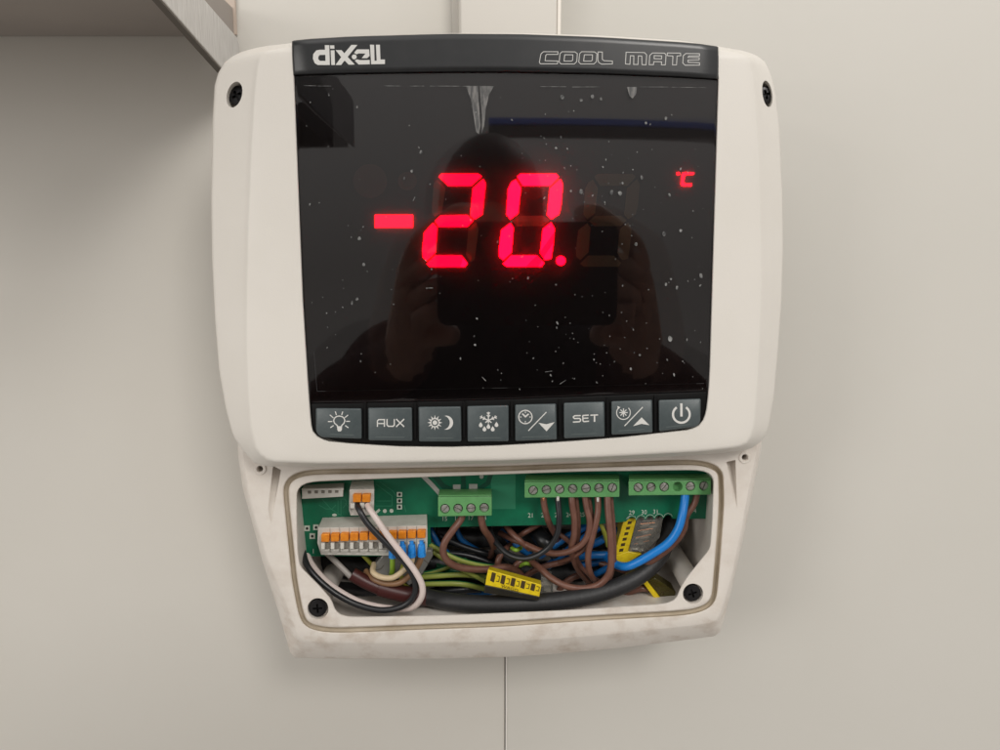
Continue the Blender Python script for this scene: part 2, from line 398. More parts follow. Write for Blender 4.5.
# ---- cover
n4 = (60, 60, 60, 60)
SIL = [[(225,62),(232,56.5),(242,51.5),(262,46.5),(292,43),(350,37),(450,33.2),(520,33),(600,35.5),(680,40.5),(718,46.5),(745,51),(757,55.5),(765,62)],
       [(765,62),(770,72),(775,90),(779.5,130),(782.5,200),(783,250),(781.5,300),(778,350),(774,395),(768.5,428),(765,436)],
       [(765,436),(757,445.5),(746,450.5),(700,455),(600,460.5),(500,464),(400,466),(320,467),(266,466.5),(254,463),(242,449)],
       [(242,449),(233,436),(226,410),(219,370),(215,320),(212,260),(211,200),(212.5,120),(214.5,85),(218.5,72),(225,62)]]
FAC = [[(259,54),(264,51),(272,49.5),(292,46.5),(350,40.5),(450,36.5),(520,36.5),(600,39),(680,44),(718,49.5),(738,52.5),(745,54),(751,58)],
       [(751,58),(755,80),(757.5,110),(760,150),(762,210),(763,280),(761,340),(758,390),(755,425),(752,436)],
       [(752,436),(748,443),(738,447.5),(700,451.5),(600,457),(500,460.5),(400,462.5),(320,463.5),(272,462),(262,458),(255,448)],
       [(255,448),(250,430),(247,400),(245,350),(245,290),(246.5,225),(249.5,150),(253,90),(256,65),(259,54)]]
HOLE = [[(294,60),(296,52),(350,48),(450,43),(520,43),(600,45),(680,50),(712,54),(716,60)],
        [(716,60),(718,80),(716,150),(713,250),(709.5,370),(708,395),(706,412),(703,420)],
        [(703,420),(698,426.5),(688,430),(620,437.5),(560,442),(500,445.5),(450,447),(400,446.5),(350,443.5),(326,441),(317,436)],
        [(317,436),(312,430),(310.5,415),(308,380),(303,300),(297,150),(294.3,80),(294,60)]]
sil, fac, hole = [ring(s, n4) for s in (SIL, FAC, HOLE)]
def facY(p):  # depth of the facet ring
    return Yf(p.x) + 1.2
mb = MB()
front = []
K = 6
Rs = []
backring = [at(p.x, p.y, 10) + Vector((0, .034, 0)) for p in sil]
Rs.append(backring)
Rs.append([at(p.x, p.y, 10) for p in sil])
Rs.append([at(p.x, p.y, 9.4) for p in offset(sil, .25)])
o2 = offset(sil, .9)
Rs.append([at(p.x, p.y, 8.9) for p in o2])
for t in (.05, .35, .7, .93):
    Rs.append([at(*(a.lerp(b, t)), 8.9 * (1 - t) + (Yf(b.x) + 1.0) * t) for a, b in zip(o2, fac)])
Rs.append([at(p.x, p.y, Yf(p.x) + .9) for p in fac])
Rs.append([at(p.x, p.y, Yf(p.x) + .45) for p in offset(fac, 1.6)])
fac2 = offset(fac, 3.0)
Rs.append([at(p.x, p.y, Yf(p.x) + .3) for p in fac2])
hole_o = offset(hole, -1.0)
for k in range(1, 5):
    Rs.append([at(*(a.lerp(b, k / 4)), Yf(a.lerp(b, k / 4).x) + .3 * (1 - k / 4)) for a, b in zip(fac2, hole_o)])
Rs.append([at(p.x, p.y, Yf(p.x) + .5) for p in hole])
Rs.append([at(p.x, p.y, Yf(p.x) + 4) for p in hole])
loft(mb, Rs, True, True)
cover = child(mb.build('front_cover', M['ivory'], None, ang=38))
def ecut(cx, cy, rx, ry, rot, Y0, Y1, n=32, Ys=18.8):
    c = MB(); p = disc_pts(cx, cy, rx, n, ry, rot); A = [at(x, y, Ys) for x, y in p]
    loft(c, [[a + Vector((0, (Y0 - Ys) / 1000, 0)) for a in A], [a + Vector((0, (Y1 - Ys) / 1000, 0)) for a in A]], True, True); return c
cut(cover, [ecut(233.5, 94, 8.8, 13.2, .28, -2, 14, Ys=5), ecut(768.5, 93, 6.6, 13.5, -.12, -2, 14, Ys=5.5)])
cover.data.set_sharp_from_angle(angle=math.radians(38))

def screw(name, cx, cy, r, Y, m, parent, cross=True, dome=.5, ang=0, slotw=.2, th=3.0):
    """round screw head with a cross or single slot; r in px"""
    mb = MB(); rr = [(1, 1.0), (.97, .35), (.86, .08), (.55, 0), (.2, -.05)]
    c = at(cx, cy, Y); rm = r * mmpx(Y) / 1000
    rings = []
    for k, (q, d) in enumerate([(1, th)] + rr):
        rings.append([c + Vector((math.cos(2*PI*i/28) * rm * q, d * dome / 1000 if k else th / 1000, math.sin(2*PI*i/28) * rm * q)) for i in range(28)])
    loft(mb, rings, True, True)
    o = link(name, mesh(mb.v, mb.f), m)
    cs = []
    for a in ([0, PI / 2] if cross else [0]):
        a += ang; k = MB(); l = rm * (.62 if cross else 1.1); w2 = rm * slotw / 2; u = Vector((math.cos(a), 0, math.sin(a))); v = Vector((-math.sin(a), 0, math.cos(a)))
        q = [c + u * sx * l + v * sy * w2 for sx, sy in ((-1, -1), (1, -1), (1, 1), (-1, 1))]
        dp = min(.0016, rm * .45)
        loft(k, [[p + Vector((0, -.002, 0)) for p in q], [p.lerp(c, .25 if cross else 0) + Vector((0, dp, 0)) for p in q]], True, True); cs.append(k)
    cut(o, cs); o.parent = parent
    if parent: o.matrix_parent_inverse = Matrix.Identity(4)
    return o
screw('cover_screw', 236.5, 95.5, 9.0, 9.5, M['screw'], cover, ang=.5, slotw=.34)
screw('cover_screw', 766, 94.5, 8.5, 9.5, M['screw'], cover, ang=.3, slotw=.34)

# ---- base with the open wiring compartment
BS = [[(236,395),(500,385),(764,395)],
      [(764,395),(761,450),(757,470),(747,520),(735,575),(724,620),(720,632)],
      [(720,632),(716,636),(700,638),(660,643),(620,648),(560,653.5),(506,657),(450,658.5),(400,659),(320,658.5),(294,657.5),(290,652)],
      [(290,652),(278,610),(262,560),(251.5,520),(243,490),(238,455),(236,395)]]
BF = [[(241,395),(500,385),(760,395)],
      [(760,395),(757.5,450),(753,470),(743,520),(731.5,575),(720.5,612),(716,620)],
      [(716,620),(709,623),(690,625.5),(620,633),(560,638),(506,641),(400,643),(320,642),(306,641),(298,636)],
      [(298,636),(285,600),(268,560),(256,520),(248,490),(242.5,455),(241,395)]]
BG = [[(283,484),(284,474),(292,469.5),(400,468),(500,466),(580,463),(700,459),(716,460),(723,468)],
      [(723,468),(724,500),(723,520),(720,560),(717,595),(714,606)],
      [(714,606),(708,613),(695,615),(580,621.5),(500,627),(440,629),(340,633),(315,633),(304,628)],
      [(304,628),(298,612),(292,580),(288,540),(284,500),(283,484)]]
BO = [[(297,490),(297.5,485),(301,482),(400,478),(580,471.5),(705,470),(712,471),(713.5,477)],
      [(713.5,477),(712,520),(710,548),(703,557),(686,578),(679,590),(677.5,597)],
      [(677.5,597),(675,602),(668,603.5),(580,609.5),(500,613),(440,615.5),(346,617),(339,616),(335.5,611)],
      [(335.5,611),(332,600),(320,586),(300,566),(298,552),(297,520),(297,490)]]
bs, bf, bgk, bo = [ring(s, n4) for s in (BS, BF, BG, BO)]
def relax(rg, it):
    for _ in range(it): rg = [(rg[i - 1] + rg[i] * 2 + rg[(i + 1) % len(rg)]) / 4 for i in range(len(rg))]
    return rg
bgk = relax(bgk, 10); bo = relax(bo, 4)
mb = MB()
S3 = [at(p.x, p.y, 27) for p in bs]
Rs = [[v + Vector((0, (YW - 28.2) / 1000, 0)) for v in S3], S3, R3(offset(bs, .8), 25), R3(offset(bf, -1.2), 19.6), R3(offset(bf, .6), 19), R3(offset(bgk, -1.0), 19), R3(bgk, 19.4)]
loft(mb, Rs, False, False, 0)
g1 = offset(bgk, 1.2); g2 = offset(bgk, 4.2); g3 = offset(bgk, 5.2)
loft(mb, [R3(bgk, 19.4), R3(g1, 21.6), R3(g2, 21.8), R3(g3, 19.0)], mi=1)
b1 = R3(bo, 19.1); cav = offset(bgk, 6.2)
cv = R3(cav, 22.6)
loft(mb, [R3(g3, 19.0), R3(offset(g3, 1), 18.6)] + [R3([a_.lerp(b_, t_) for a_, b_ in zip(offset(g3, 1), offset(bo, -.8))], 18.6) for t_ in (.25, .5, .75)] + [R3(offset(bo, -.8), 18.6), b1, R3(bo, 21.0), R3(bo, 22.4), cv, [v + Vector((0, .048, 0)) for v in cv]], False, True, 0)
# close the back
k = MB(); base = None
mb.f.append(tuple(range(len(bs)))); mb.m.append(0)
me_ = MB(); me_.v, me_.f, me_.m = mb.v, mb.f, mb.m
base = link('base', mesh(mb.v, mb.f, mb.m), [M['base'], M['gasket']])
bm = bmesh.new(); bm.from_mesh(base.data); bmesh.ops.remove_doubles(bm, verts=bm.verts, dist=1e-6); bmesh.ops.recalc_face_normals(bm, faces=bm.faces); bm.to_mesh(base.data); bm.free()
# scooped pockets beside the hinge holes, screw recesses, hinge holes
def wedge(pts, Ys, dep):
    c = MB(); A = [at(x, y, 12) for x, y in pts]; B = [at(x, y, 19 + d) for (x, y), d in zip(pts, dep)]
    loft(c, [A, B], True, True); return c
cut(base, [ecut(260, 469, 3.0, 3.0, 0, 10, 26), ecut(745, 457.5, 3.0, 3.0, 0, 10, 26),
           ecut(318, 608.5, 10.6, 10.6, 0, 10, 21.6), ecut(693, 593.5, 10.2, 10.2, 0, 10, 21.6),
           wedge([(273, 466), (281, 470), (271, 524), (268, 508)], 0, [4.5, 4.5, .05, .6]),
           wedge([(726.5, 462), (735.5, 460), (737, 508), (733.5, 500)], 0, [4.5, 4.5, .05, .6])])
child(base)
for cx, cy in ((260, 469), (745, 457.5)):   # raised ring around each hinge hole
    mb = MB(); A = [disc_pts(cx, cy, r, 24) for r in (6.0, 5.6, 3.6, 3.0)]
    loft(mb, [[at(x, y, Y) for x, y in p] for p, Y in zip(A, (19.2, 18.5, 18.5, 19.4))])
    o = mb.build('hinge_boss', M['base'], None); o.parent = base
screw('corner_screw', 317.5, 608.5, 9.6, 19.6, M['screw'], base, ang=.06, slotw=.26)
screw('corner_screw', 692.5, 593.5, 9.0, 19.6, M['screw'], base, ang=.35, slotw=.26)
for cx, cy in ((316, 606), (695, 590)):
    mb = MB(); c0 = at(cx, cy, 23)
    loft(mb, [[c0 + Vector((math.cos(2*PI*i/24)*.0045, y, math.sin(2*PI*i/24)*.0045)) for i in range(24)] for y in (0, .047)], True, True)
    o = mb.build('screw_post', M['base'], None); o.parent = base

# ---- black display module
def sub(sides, pts): return pts
bez = MB()
BZ = [[(294.6,50),(350,46),(500,42),(650,46),(716.5,52)], [(716.5,52),(717.6,80),(715.6,150),(712.6,250),(709,370),(707.4,395),(705.4,412),(702.2,419.5)],
      [(317.5,435.2),(326,440.2),(350,442.8),(400,445.8),(450,446.3),(500,444.8),(560,441.2),(620,436.8),(688,429.2),(697.4,425.6),(702.2,419.5)],
      [(294.6,50),(294.8,80),(297.5,150),(303.5,300),(308.6,380),(311,415),(312.6,429.4),(317.5,435.2)]]
slab(bez, BZ, lambda x: Yf(x) + 1.9, 2.0, 20, 20, .2)
bezel = child(bez.build('display_backing', M['backing'], None))
# glass over the display: top to y ~ 397
GL = [[(295.2,76.5),(350,74.6),(450,73.2),(500,73),(600,74.8),(680,78),(717.3,80.5)], [(717.3,80.5),(715.4,150),(712.4,250),(708.9,370),(708,390)],
      [(310,402),(400,400.5),(500,398),(600,394),(708,390)], [(295.2,76.5),(297.8,150),(303.8,300),(308.4,380),(310,402)]]
gl = MB(); slab(gl, GL, lambda x: Yf(x) + .1, .9, 24, 16, .02, .004)
glass = child(gl.build('display_glass', M['glass'], None, ang=60))
# lower frame that holds the keys
KF = [[(310.2,403),(400,401.5),(500,399),(600,395),(707.8,391)], [(707.8,391),(707.4,400),(705.4,412),(702.2,419.5)],
      BZ[2], [(310.2,403),(311,415),(312.6,429.4),(317.5,435.2)]]
kf = MB(); slab(kf, KF, lambda x: Yf(x) + .9, 1.6, 20, 6, .5, .006, ev=.06)
BT = [(315.8,408.0,361.6,408.4,361.8,438.8,323,437.6), (368.0,407.8,412.0,407.4,412.4,441,368.6,440.4), (418.4,406.8,461.0,406.4,461.4,441.6,419,441.6),
      (467.2,406,508.6,405.2,508.6,441.3,467.6,441.6), (515,404.6,556.2,403.6,556.8,439.6,515.2,441), (563.6,402.8,604.4,401.6,604.7,436.6,564,438.4),
      (611.2,401.2,652.2,399.8,652.5,432.6,611.4,434.8), (658.6,400,700.8,398.6,700.4,427.4,659,431.4)]
# ribs between the keys and the scalloped recess above each
for i in range(7):
    xm = (BT[i][2] + BT[i+1][0]) / 2; yt = BT[i][1]
    box(kf, xm - 1.1, yt - 5.5, xm + 1.1, yt + 31, Yf(xm) + .25, Yf(xm) + 1.5)
frame = child(kf.build('key_frame', M['kframe'], None, bevel=.12))
# header strip with the lettering
HD = [[(292,41.2),(296,39.6),(350,36.4),(450,33.6),(520,34),(600,37),(680,42),(714,45),(718.3,47.2)], [(718.3,47.2),(718.7,60),(718.4,75),(717.5,79.2)],
      [(293.5,74.8),(350,73.2),(450,71.7),(500,71.6),(600,73.4),(680,76.8),(717.5,79.2)], [(292,41.2),(292,55),(292.8,70),(293.5,74.8)]]
hd = MB(); slab(hd, HD, lambda x: Yf(x) - 1.0, 9.0, 24, 8, .9, .005, ev=.05)
header = child(hd.build('header_strip', M['header'], None, ang=50))
yh = lambda x: Yf(x) - 1.05
lg = MB(); q = lambda P: [(305 + x / 11.11, 35 + y / 11.11) for x, y in P]
poly(lg, q([(220,113),(270,113),(276,333),(142,333),(108,312),(88,262),(92,212),(125,172),(160,164),(222,164)]), [q([(165,222),(226,220),(228,288),(168,288),(148,268),(148,240)])], yh)
poly(lg, q([(285,170),(328,170),(333,333),(292,333)]), (), yh); poly(lg, q([(278,115),(325,115),(327,152),(281,152)]), (), yh)
poly(lg, q([(340,168),(405,168),(437,203),(515,110),(582,110),(474,243),(553,328),(486,330),(440,283),(402,333),(340,333),(402,246)]), (), yh)
poly(lg, q(disc_pts(547, 243, 27)), (), yh)
poly(lg, q([(545,198),(577,160),(712,160),(718,232),(690,257),(630,257),(672,206),(598,204),(572,214)]), (), yh)
poly(lg, q([(553,284),(578,270),(610,279),(718,278),(720,325),(596,328)]), (), yh)
poly(lg, q([(722,108),(768,108),(773,286),(797,284),(788,108),(832,108),(838,272),(888,272),(888,322),(735,325)]), (), yh)
o = lg.build('maker_lettering', M['print'], None, False); o.parent = header
cm = MB(); q = lambda P, dx=0: [(530 + (x + dx) / 5.556, 40 + y / 5.556) for x, y in P]
for P in ([(155,65),(75,65),(61,77),(52,122),(57,132),(152,132),(155,117),(84,115),(88,84),(93,80),(155,80)],
          [(378,66),(402,67),(402,108),(412,115),(458,117),(458,133),(398,134),(382,125),(377,110)],
          [(534,68),(636,70),(648,82),(645,138),(622,137),(621,89),(602,88),(600,136),(576,136),(577,88),(558,87),(555,135),(530,133)],
          [(662,137),(665,86),(680,72),(747,73),(756,82),(752,138),(730,138),(731,121),(688,120),(686,137)], [(690,87),(732,88),(731,105),(690,104)],
          [(763,72),(836,73),(838,87),(817,89),(814,138),(792,138),(794,89),(763,87)],
          [(866,75),(942,76),(942,88),(882,89),(877,97),(940,98),(940,110),(877,112),(879,124),(942,126),(942,140),(862,140),(849,128),(852,87)]):
    stroke(cm, q(P), .62, yh, True)
for dx in (0, 109):
    stroke(cm, q([(178,65),(250,66),(263,76),(260,120),(246,133),(172,133),(162,122),(167,76)], dx), .62, yh, True)
    stroke(cm, q([(193,82),(238,82),(237,112),(231,117),(189,117)], dx), .62, yh, True)
o = cm.build('series_lettering', M['print'], None, False); o.parent = header

# ---- keys with their icons
names = ['light key', 'auxiliary key', 'day and night key', 'defrost key', 'clock and down arrow key', 'set key', 'fast freeze and up arrow key', 'power key']
def circ(cx, cy, r, n=26, a0=0, a1=2 * PI): return [(cx + r * math.cos(a0 + (a1 - a0) * k / n), cy + r * math.sin(a0 + (a1 - a0) * k / n)) for k in range(n + (0 if abs(a1 - a0 - 2 * PI) < 1e-6 else 1))]
for i, (x0_, y0_, x1_, y1_, x2_, y2_, x3_, y3_) in enumerate(BT):
    r = 1.6; r3 = 9 if i == 0 else r; r2 = 8 if i == 7 else r
    c1 = circ(x1_ - r, y1_ + r, r, 5, -PI / 2, 0); c2 = circ(x2_ - r2, y2_ - r2, r2, 8, 0, PI / 2); c3 = circ((x3_ - (7 if i == 0 else 0)) + r3, y3_ - r3, r3, 8, PI / 2, PI); c0 = circ(x0_ + r, y0_ + r, r, 5, PI, 1.5 * PI)
    lo = c0 + c1 + c2 + c3; rg = [Vector(p) for p in lo]
    yb = lambda x: Yf(x) - .55
    mb = MB(); loft(mb, [R3(rg, lambda x: Yf(x) + 1.4), R3(rg, lambda x: yb(x) + .5), R3(offset(rg, .5), lambda x: yb(x) + .2), R3(offset(rg, 1.3), yb)], True, True)
    b = child(mb.build('key', M['btn'], None, ang=50)); b['label'] = 'slate grey ' + names[i]
    xa, xb_ = x3_ + (7 if i < 1 else 7), x2_ - 8; ya = (y3_ + y2_) / 2 - 3.6; sl = (y2_ - y3_) / 44
    if i == 7: xb_ -= 2
    mb = MB(); stroke(mb, [(xa, ya - sl * 15), (xb_, ya + sl * 15)], .7, lambda x: yb(x) - .02); o = mb.build('moulded_line', M['btnl'], None, False); o.parent = b
    ic = MB(); yi = lambda x: Yf(x) - .60
    if i == 0:
        q = lambda P: [(310 + x / 9.09, 400 + y / 9.09) for x, y in P]
        stroke(ic, q([(250,248),(248,232),(224,212),(215,190),(222,165),(242,150),(265,146),(290,150),(310,165),(317,190),(308,212),(288,232),(286,248)]), 1.1, yi)
        poly(ic, q([(246,238),(290,238),(290,270),(280,285),(256,285),(248,270)]), (), yi)
        for a, b_ in (((163,196),(203,195)), ((181,135),(212,162)), ((230,104),(240,137)), ((297,106),(288,136)), ((346,136),(317,160)), ((364,194),(328,194)), ((349,253),(320,232)), ((185,252),(215,232))): stroke(ic, q([a, b_]), 1.0, yi)
    if i == 1:
        q = lambda P: [(310 + x / 9.09, 400 + y / 9.09) for x, y in P]
        stroke(ic, q([(613,244),(613,190),(624,178),(676,178),(676,244)]), 1.15, yi); stroke(ic, q([(618,214),(671,214)]), 1.1, yi)
        stroke(ic, q([(700,173),(700,226),(712,239),(756,239),(766,226),(766,173)]), 1.2, yi)
        stroke(ic, q([(783,173),(856,244)]), 1.2, yi); stroke(ic, q([(856,173),(783,244)]), 1.2, yi)
    if i == 2:
        q = lambda P: [(410 + x / 9.09, 400 + y / 9.09) for x, y in P]
        poly(ic, q(disc_pts(226, 206, 21)), (), yi); stroke(ic, q(circ(226, 206, 37)), .95, yi, True)
        for k in range(12):
            a = k * PI / 6; c_, s_ = math.cos(a), math.sin(a)
            poly(ic, q([(226 + 40*c_ - 8*s_, 206 + 40*s_ + 8*c_), (226 + 40*c_ + 8*s_, 206 + 40*s_ - 8*c_), (226 + 70*c_, 206 + 70*s_)]), (), lambda x: yi(x) - .008)
        mo = circ(327, 206, 66, 20, -1.75, 1.75); mi_ = circ(299, 206, 63, 16, 1.25, -1.25)
        poly(ic, q([(308,145)] + circ(328, 206, 64, 18, -1.5, 1.5) + [(308,268)] + mi_), (), yi)
    if i == 3:
        q = lambda P: [(410 + x / 9.09, 400 + y / 9.09) for x, y in P]
        c = (713, 186)
        for ang, l in ((-90, 78), (-155+0, 84), (-25, 84), (90, 25), (145, 34), (35, 34)):
            a = math.radians(ang); e = (c[0] + l * math.cos(a), c[1] + l * math.sin(a)); stroke(ic, q([c, e]), 1.1, yi)
            if l > 40:
                for fr_, sz in ((.42, 22), (.74, 20)):
                    m_ = (c[0] + l * fr_ * math.cos(a), c[1] + l * fr_ * math.sin(a))
                    stroke(ic, q([(m_[0] + sz * math.cos(a - .8), m_[1] + sz * math.sin(a - .8)), m_, (m_[0] + sz * math.cos(a + .8), m_[1] + sz * math.sin(a + .8))]), .9, yi)
        for dx, dy in ((643, 230), (677, 268), (713, 245), (752, 268), (786, 228)):
            poly(ic, q([(dx, dy - 30)] + circ(dx, dy, 17, 12, -.45, PI + .45)), (), lambda x: yi(x) - .01)
    if i == 4:
        q = lambda P: [(510 + x / 9.09, 395 + y / 9.09) for x, y in P]
        stroke(ic, q(circ(140, 200, 61)), 1.05, yi, True)
        stroke(ic, q([(112,170),(140,197),(170,172)]), 1.4, yi)
        for a in range(4):
            c_, s_ = math.cos(a * PI / 2), math.sin(a * PI / 2); stroke(ic, q([(140 + 36*c_, 200 + 36*s_), (140 + 50*c_, 200 + 50*s_)]), .9, yi)
        stroke(ic, q([(331,155),(167,325)]), 1.0, yi); poly(ic, q([(258,252),(331,266),(406,246),(332,330)]), (), lambda x: yi(x) - .02)
    if i == 5:
        q = lambda P: [(510 + x / 9.09, 395 + y / 9.09) for x, y in P]
        stroke(ic, q([(643,187),(588,189),(577,197),(577,206),(588,214),(632,213),(642,222),(640,236),(630,243),(572,246)]), 1.25, yi)
        stroke(ic, q([(716,183),(666,186),(661,192),(664,236),(672,242),(718,238)]), 1.25, yi); stroke(ic, q([(662,212),(712,210)]), 1.2, yi)
        stroke(ic, q([(730,184),(800,181)]), 1.25, yi); stroke(ic, q([(768,186),(768,244)]), 1.5, yi)
    if i == 6:
        q = lambda P: [(605 + x / 9.09, 395 + y / 9.09) for x, y in P]
        stroke(ic, q(circ(168, 160, 62, 26, -.75, PI + .85)), .9, yi); poly(ic, q([(112,100),(140,112),(118,130)]), (), yi)
        for k in range(4):
            a = k * PI / 4; c_, s_ = math.cos(a), math.sin(a); stroke(ic, q([(168 - 38*c_, 160 - 38*s_), (168 + 38*c_, 160 + 38*s_)]), .95, yi)
        stroke(ic, q([(343,110),(177,282)]), 1.0, yi); poly(ic, q([(255,283),(333,203),(404,275),(333,262)]), (), lambda x: yi(x) - .02)
    if i == 7:
        q = lambda P: [(605 + x / 9.09, 395 + y / 9.09) for x, y in P]
        stroke(ic, q(circ(694, 176, 76, 30, -.98, PI + .98)), 2.2, yi); stroke(ic, q([(694,76),(695,196)]), 2.4, yi)
    o = ic.build('icon', M['print'], None, False); o.parent = b

# ---- lit and unlit display elements, standing on the backing behind the glass
q3 = lambda P, dx=0: [(340 + x / 4.167 + dx, 140 + y / 4.167) for x, y in P]
S2 = dict(a=[(412,153),(424,141),(575,141),(590,152),(546,191),(452,191)], b=[(597,163),(607,182),(601,235),(593,310),(560,331),(543,314),(554,201)],
          g=[(396,339),(420,315),(530,313),(555,336),(530,362),(413,362)], e=[(388,346),(405,365),(397,470),(361,504),(346,490),(343,460),(351,385)],
          d=[(362,516),(396,481),(505,481),(531,514),(520,529),(376,529)], c=[(565,340),(578,370),(570,430),(560,500),(545,510),(525,480),(535,370)],
          f=[(405,165),(390,180),(382,300),(395,320),(425,300),(440,200)])
S0 = dict(a=[(738,153),(752,141),(900,141),(911,154),(877,191),(762,191)], b=[(918,163),(928,186),(921,270),(912,310),(880,330),(863,312),(875,201)],
          f=[(733,165),(754,200),(742,305),(710,331),(693,310),(700,205),(714,176)], e=[(710,346),(723,366),(715,468),(680,501),(663,486),(662,458),(672,376)],
          c=[(880,343),(894,370),(888,440),(880,494),(855,501),(834,470),(846,370)], d=[(679,516),(713,481),(820,481),(851,512),(840,528),(695,528)],
          g=[(718,338),(742,316),(850,315),(874,335),(850,358),(738,360)])
Yb = lambda x: Yf(x) + 1.9
def seg(mb, P, h=.45):
    A = [Vector(p) for p in P]; loft(mb, [[at(p.x, p.y, Yb(p.x)) for p in A], [at(p.x, p.y, Yb(p.x) - h) for p in A]], True, True)
def digit(S, lit, dx, name, lab):
    mb = MB(); [seg(mb, q3(S[k], dx)) for k in lit]; d = child(mb.build(name, M['led'], None, False)); d['label'] = lab
    rest = [k for k in S if k not in lit]
    if rest:
        mb = MB(); [seg(mb, q3(S[k], dx), .05) for k in rest]; o = mb.build('unlit_segment', M['unlit'], None, False); o.parent = d
    return d
digit(S2, 'abged', 0, 'digit', 'glowing red digit two'); digit(S0, 'abcdef', 0, 'digit', 'glowing red digit zero')
mb = MB(); [seg(mb, q3(S0[k], 77), .05) for k in S0]; child(mb.build('unlit_digit', M['unlit'], None, False))
mb = MB(); seg(mb, q3(rect(146, 312, 303, 365))); child(mb.build('minus_sign', M['led'], None, False))
mb = MB(); seg(mb, q3(disc_pts(920, 503, 19.5))); child(mb.build('decimal_point', M['led'], None, False))
q4 = lambda P: [(560 + x / 4.167, 140 + y / 4.167) for x, y in P]
mb = MB(); seg(mb, q4([(514,135),(559,135),(556,144),(526,144),(519,152),(516,174),(521,182),(550,182),(547,192),(509,192),(504,185),(507,143)]))
child(mb.build('celsius_letter', M['led'], None, False))
mb = MB(); P = disc_pts(493, 140, 6.2, 16); Q = disc_pts(493, 140, 3.4, 16)
loft(mb, [[at(x, y, Yb(x)) for x, y in q4(P)], [at(x, y, Yb(x) - .4) for x, y in q4(P)], [at(x, y, Yb(x) - .4) for x, y in q4(Q)], [at(x, y, Yb(x)) for x, y in q4(Q)]])
child(mb.build('degree_ring', M['led'], None, False))
for cx, cy, r in ((370, 181, 17), (407.5, 181, 9.5)):
    mb = MB(); seg(mb, disc_pts(cx, cy, r, 32), .05); child(mb.build('unlit_lamp', M['unlit2'], None, False))

# dust, scratches and residue on the glass
ds = MB(); yg = lambda x: Yf(x) + .06
def speck(x, y, r, st_=1, rot=0):
    n = 8; P = [(x + (r * math.cos(2*PI*k/n) * math.cos(rot) - r * st_ * math.sin(2*PI*k/n) * math.sin(rot)) * random.uniform(.75, 1.2),
                 y + (r * math.cos(2*PI*k/n) * math.sin(rot) + r * st_ * math.sin(2*PI*k/n) * math.cos(rot)) * random.uniform(.75, 1.2)) for k in range(n)]
    ds.add([at(px, py, yg(px)) for px, py in P], [tuple(range(n))])
for (x, y, r) in ((562,97,2.4),(581,100,1.8),(592.5,96.5,2.0),(601,99,1.8),(357,107,1.2),(421,152,1.8),(359.5,238.5,2.0),(412,171,1.8),(404,178.5,1.3),(364,264.5,1.8),
                  (581,191.5,2.6),(611.5,192.5,2.2),(620,193.5,2.4),(641.8,177.5,1.7),(669.5,195,1.6),(664,234,1.9),(680.7,230.7,1.6),(636,244,2),(701,275.7,2.2),(677,287.6,1.7),
                  (671,279,1.4),(666,284.5,1.4),(571,191,1.4),(622.5,183,1.4),(646,123,1.5),(666,118,1.5),(556,148,1.5),(670,338.5,2.6),(475,345,1.3),(631,369,1.4),(640,355,1.3),(352,303,1.4),(357,299,1.6)):
    speck(x, y, r * .85, random.uniform(1, 1.6), random.uniform(-.4, .4))
for k in range(215):
    x = random.uniform(306, 708); y = random.uniform(88, 390)
    if random.random() < .45: x = random.gauss(600, 55); y = random.gauss(random.choice((175, 360)), 32)
    lx = 300 + (y - 80) * .045; rx = 713 - (y - 80) * .02
    if not (lx < x < rx and 84 < y < 392): continue
    speck(x, y, random.choice((.35, .45, .5, .6, .8)), random.uniform(.8, 2.2), random.uniform(-.8, .8))
for pts in ([(413,201),(415,197)], [(427,288),(433,288)], [(482,377),(486,381)], [(545,372),(552,371)], [(560,384),(566,380)]): stroke(ds, pts, .6, lambda x: yg(x) - .01)
for (xa, xb_, ya, yb_) in ((304,316,85.6,85.8),(318,331,86,86),(384,401,85.8,86),(410,424,86,86),(430,470,86,86.2),(540,566,86.5,86.7),(572,600,87,86.8),(640,668,86.9,87),(672,706,87.2,87.5)):
    stroke(ds, [(xa, ya), (xb_, yb_)], .38, lambda x: yg(x) - .01)
dust = ds.build('dust_specks', M['dust'], None, False); dust.parent = glass; dust['kind'] = 'stuff'
fl = MB()
stroke(fl, [(317,391.3),(500,388),(704,383.4)], .3, yg); stroke(fl, [(317,391),(314,352)], .25, yg)
o = fl.build('film_edge', mat('film edge', (.05, .05, .05), .4), None, False); o.parent = glass
fl = MB()
poly(fl, [(466,86),(478,86),(479,105),(480.5,125),(479,134),(476,132),(474,118),(471,100)], (), yg)
poly(fl, [(479.5,86),(494,86),(489,95),(486,108),(484,126),(481.5,134),(482,115),(480.5,98)], (), yg)
o = fl.build('glue_residue', M['film'], None, False); o.parent = glass; fl = MB()
poly(fl, [(627,87),(637,87),(636,94),(632.5,98.5),(629.5,96)], (), yg)
o = fl.build('glue_residue', M['film'], None, False); o.parent = glass

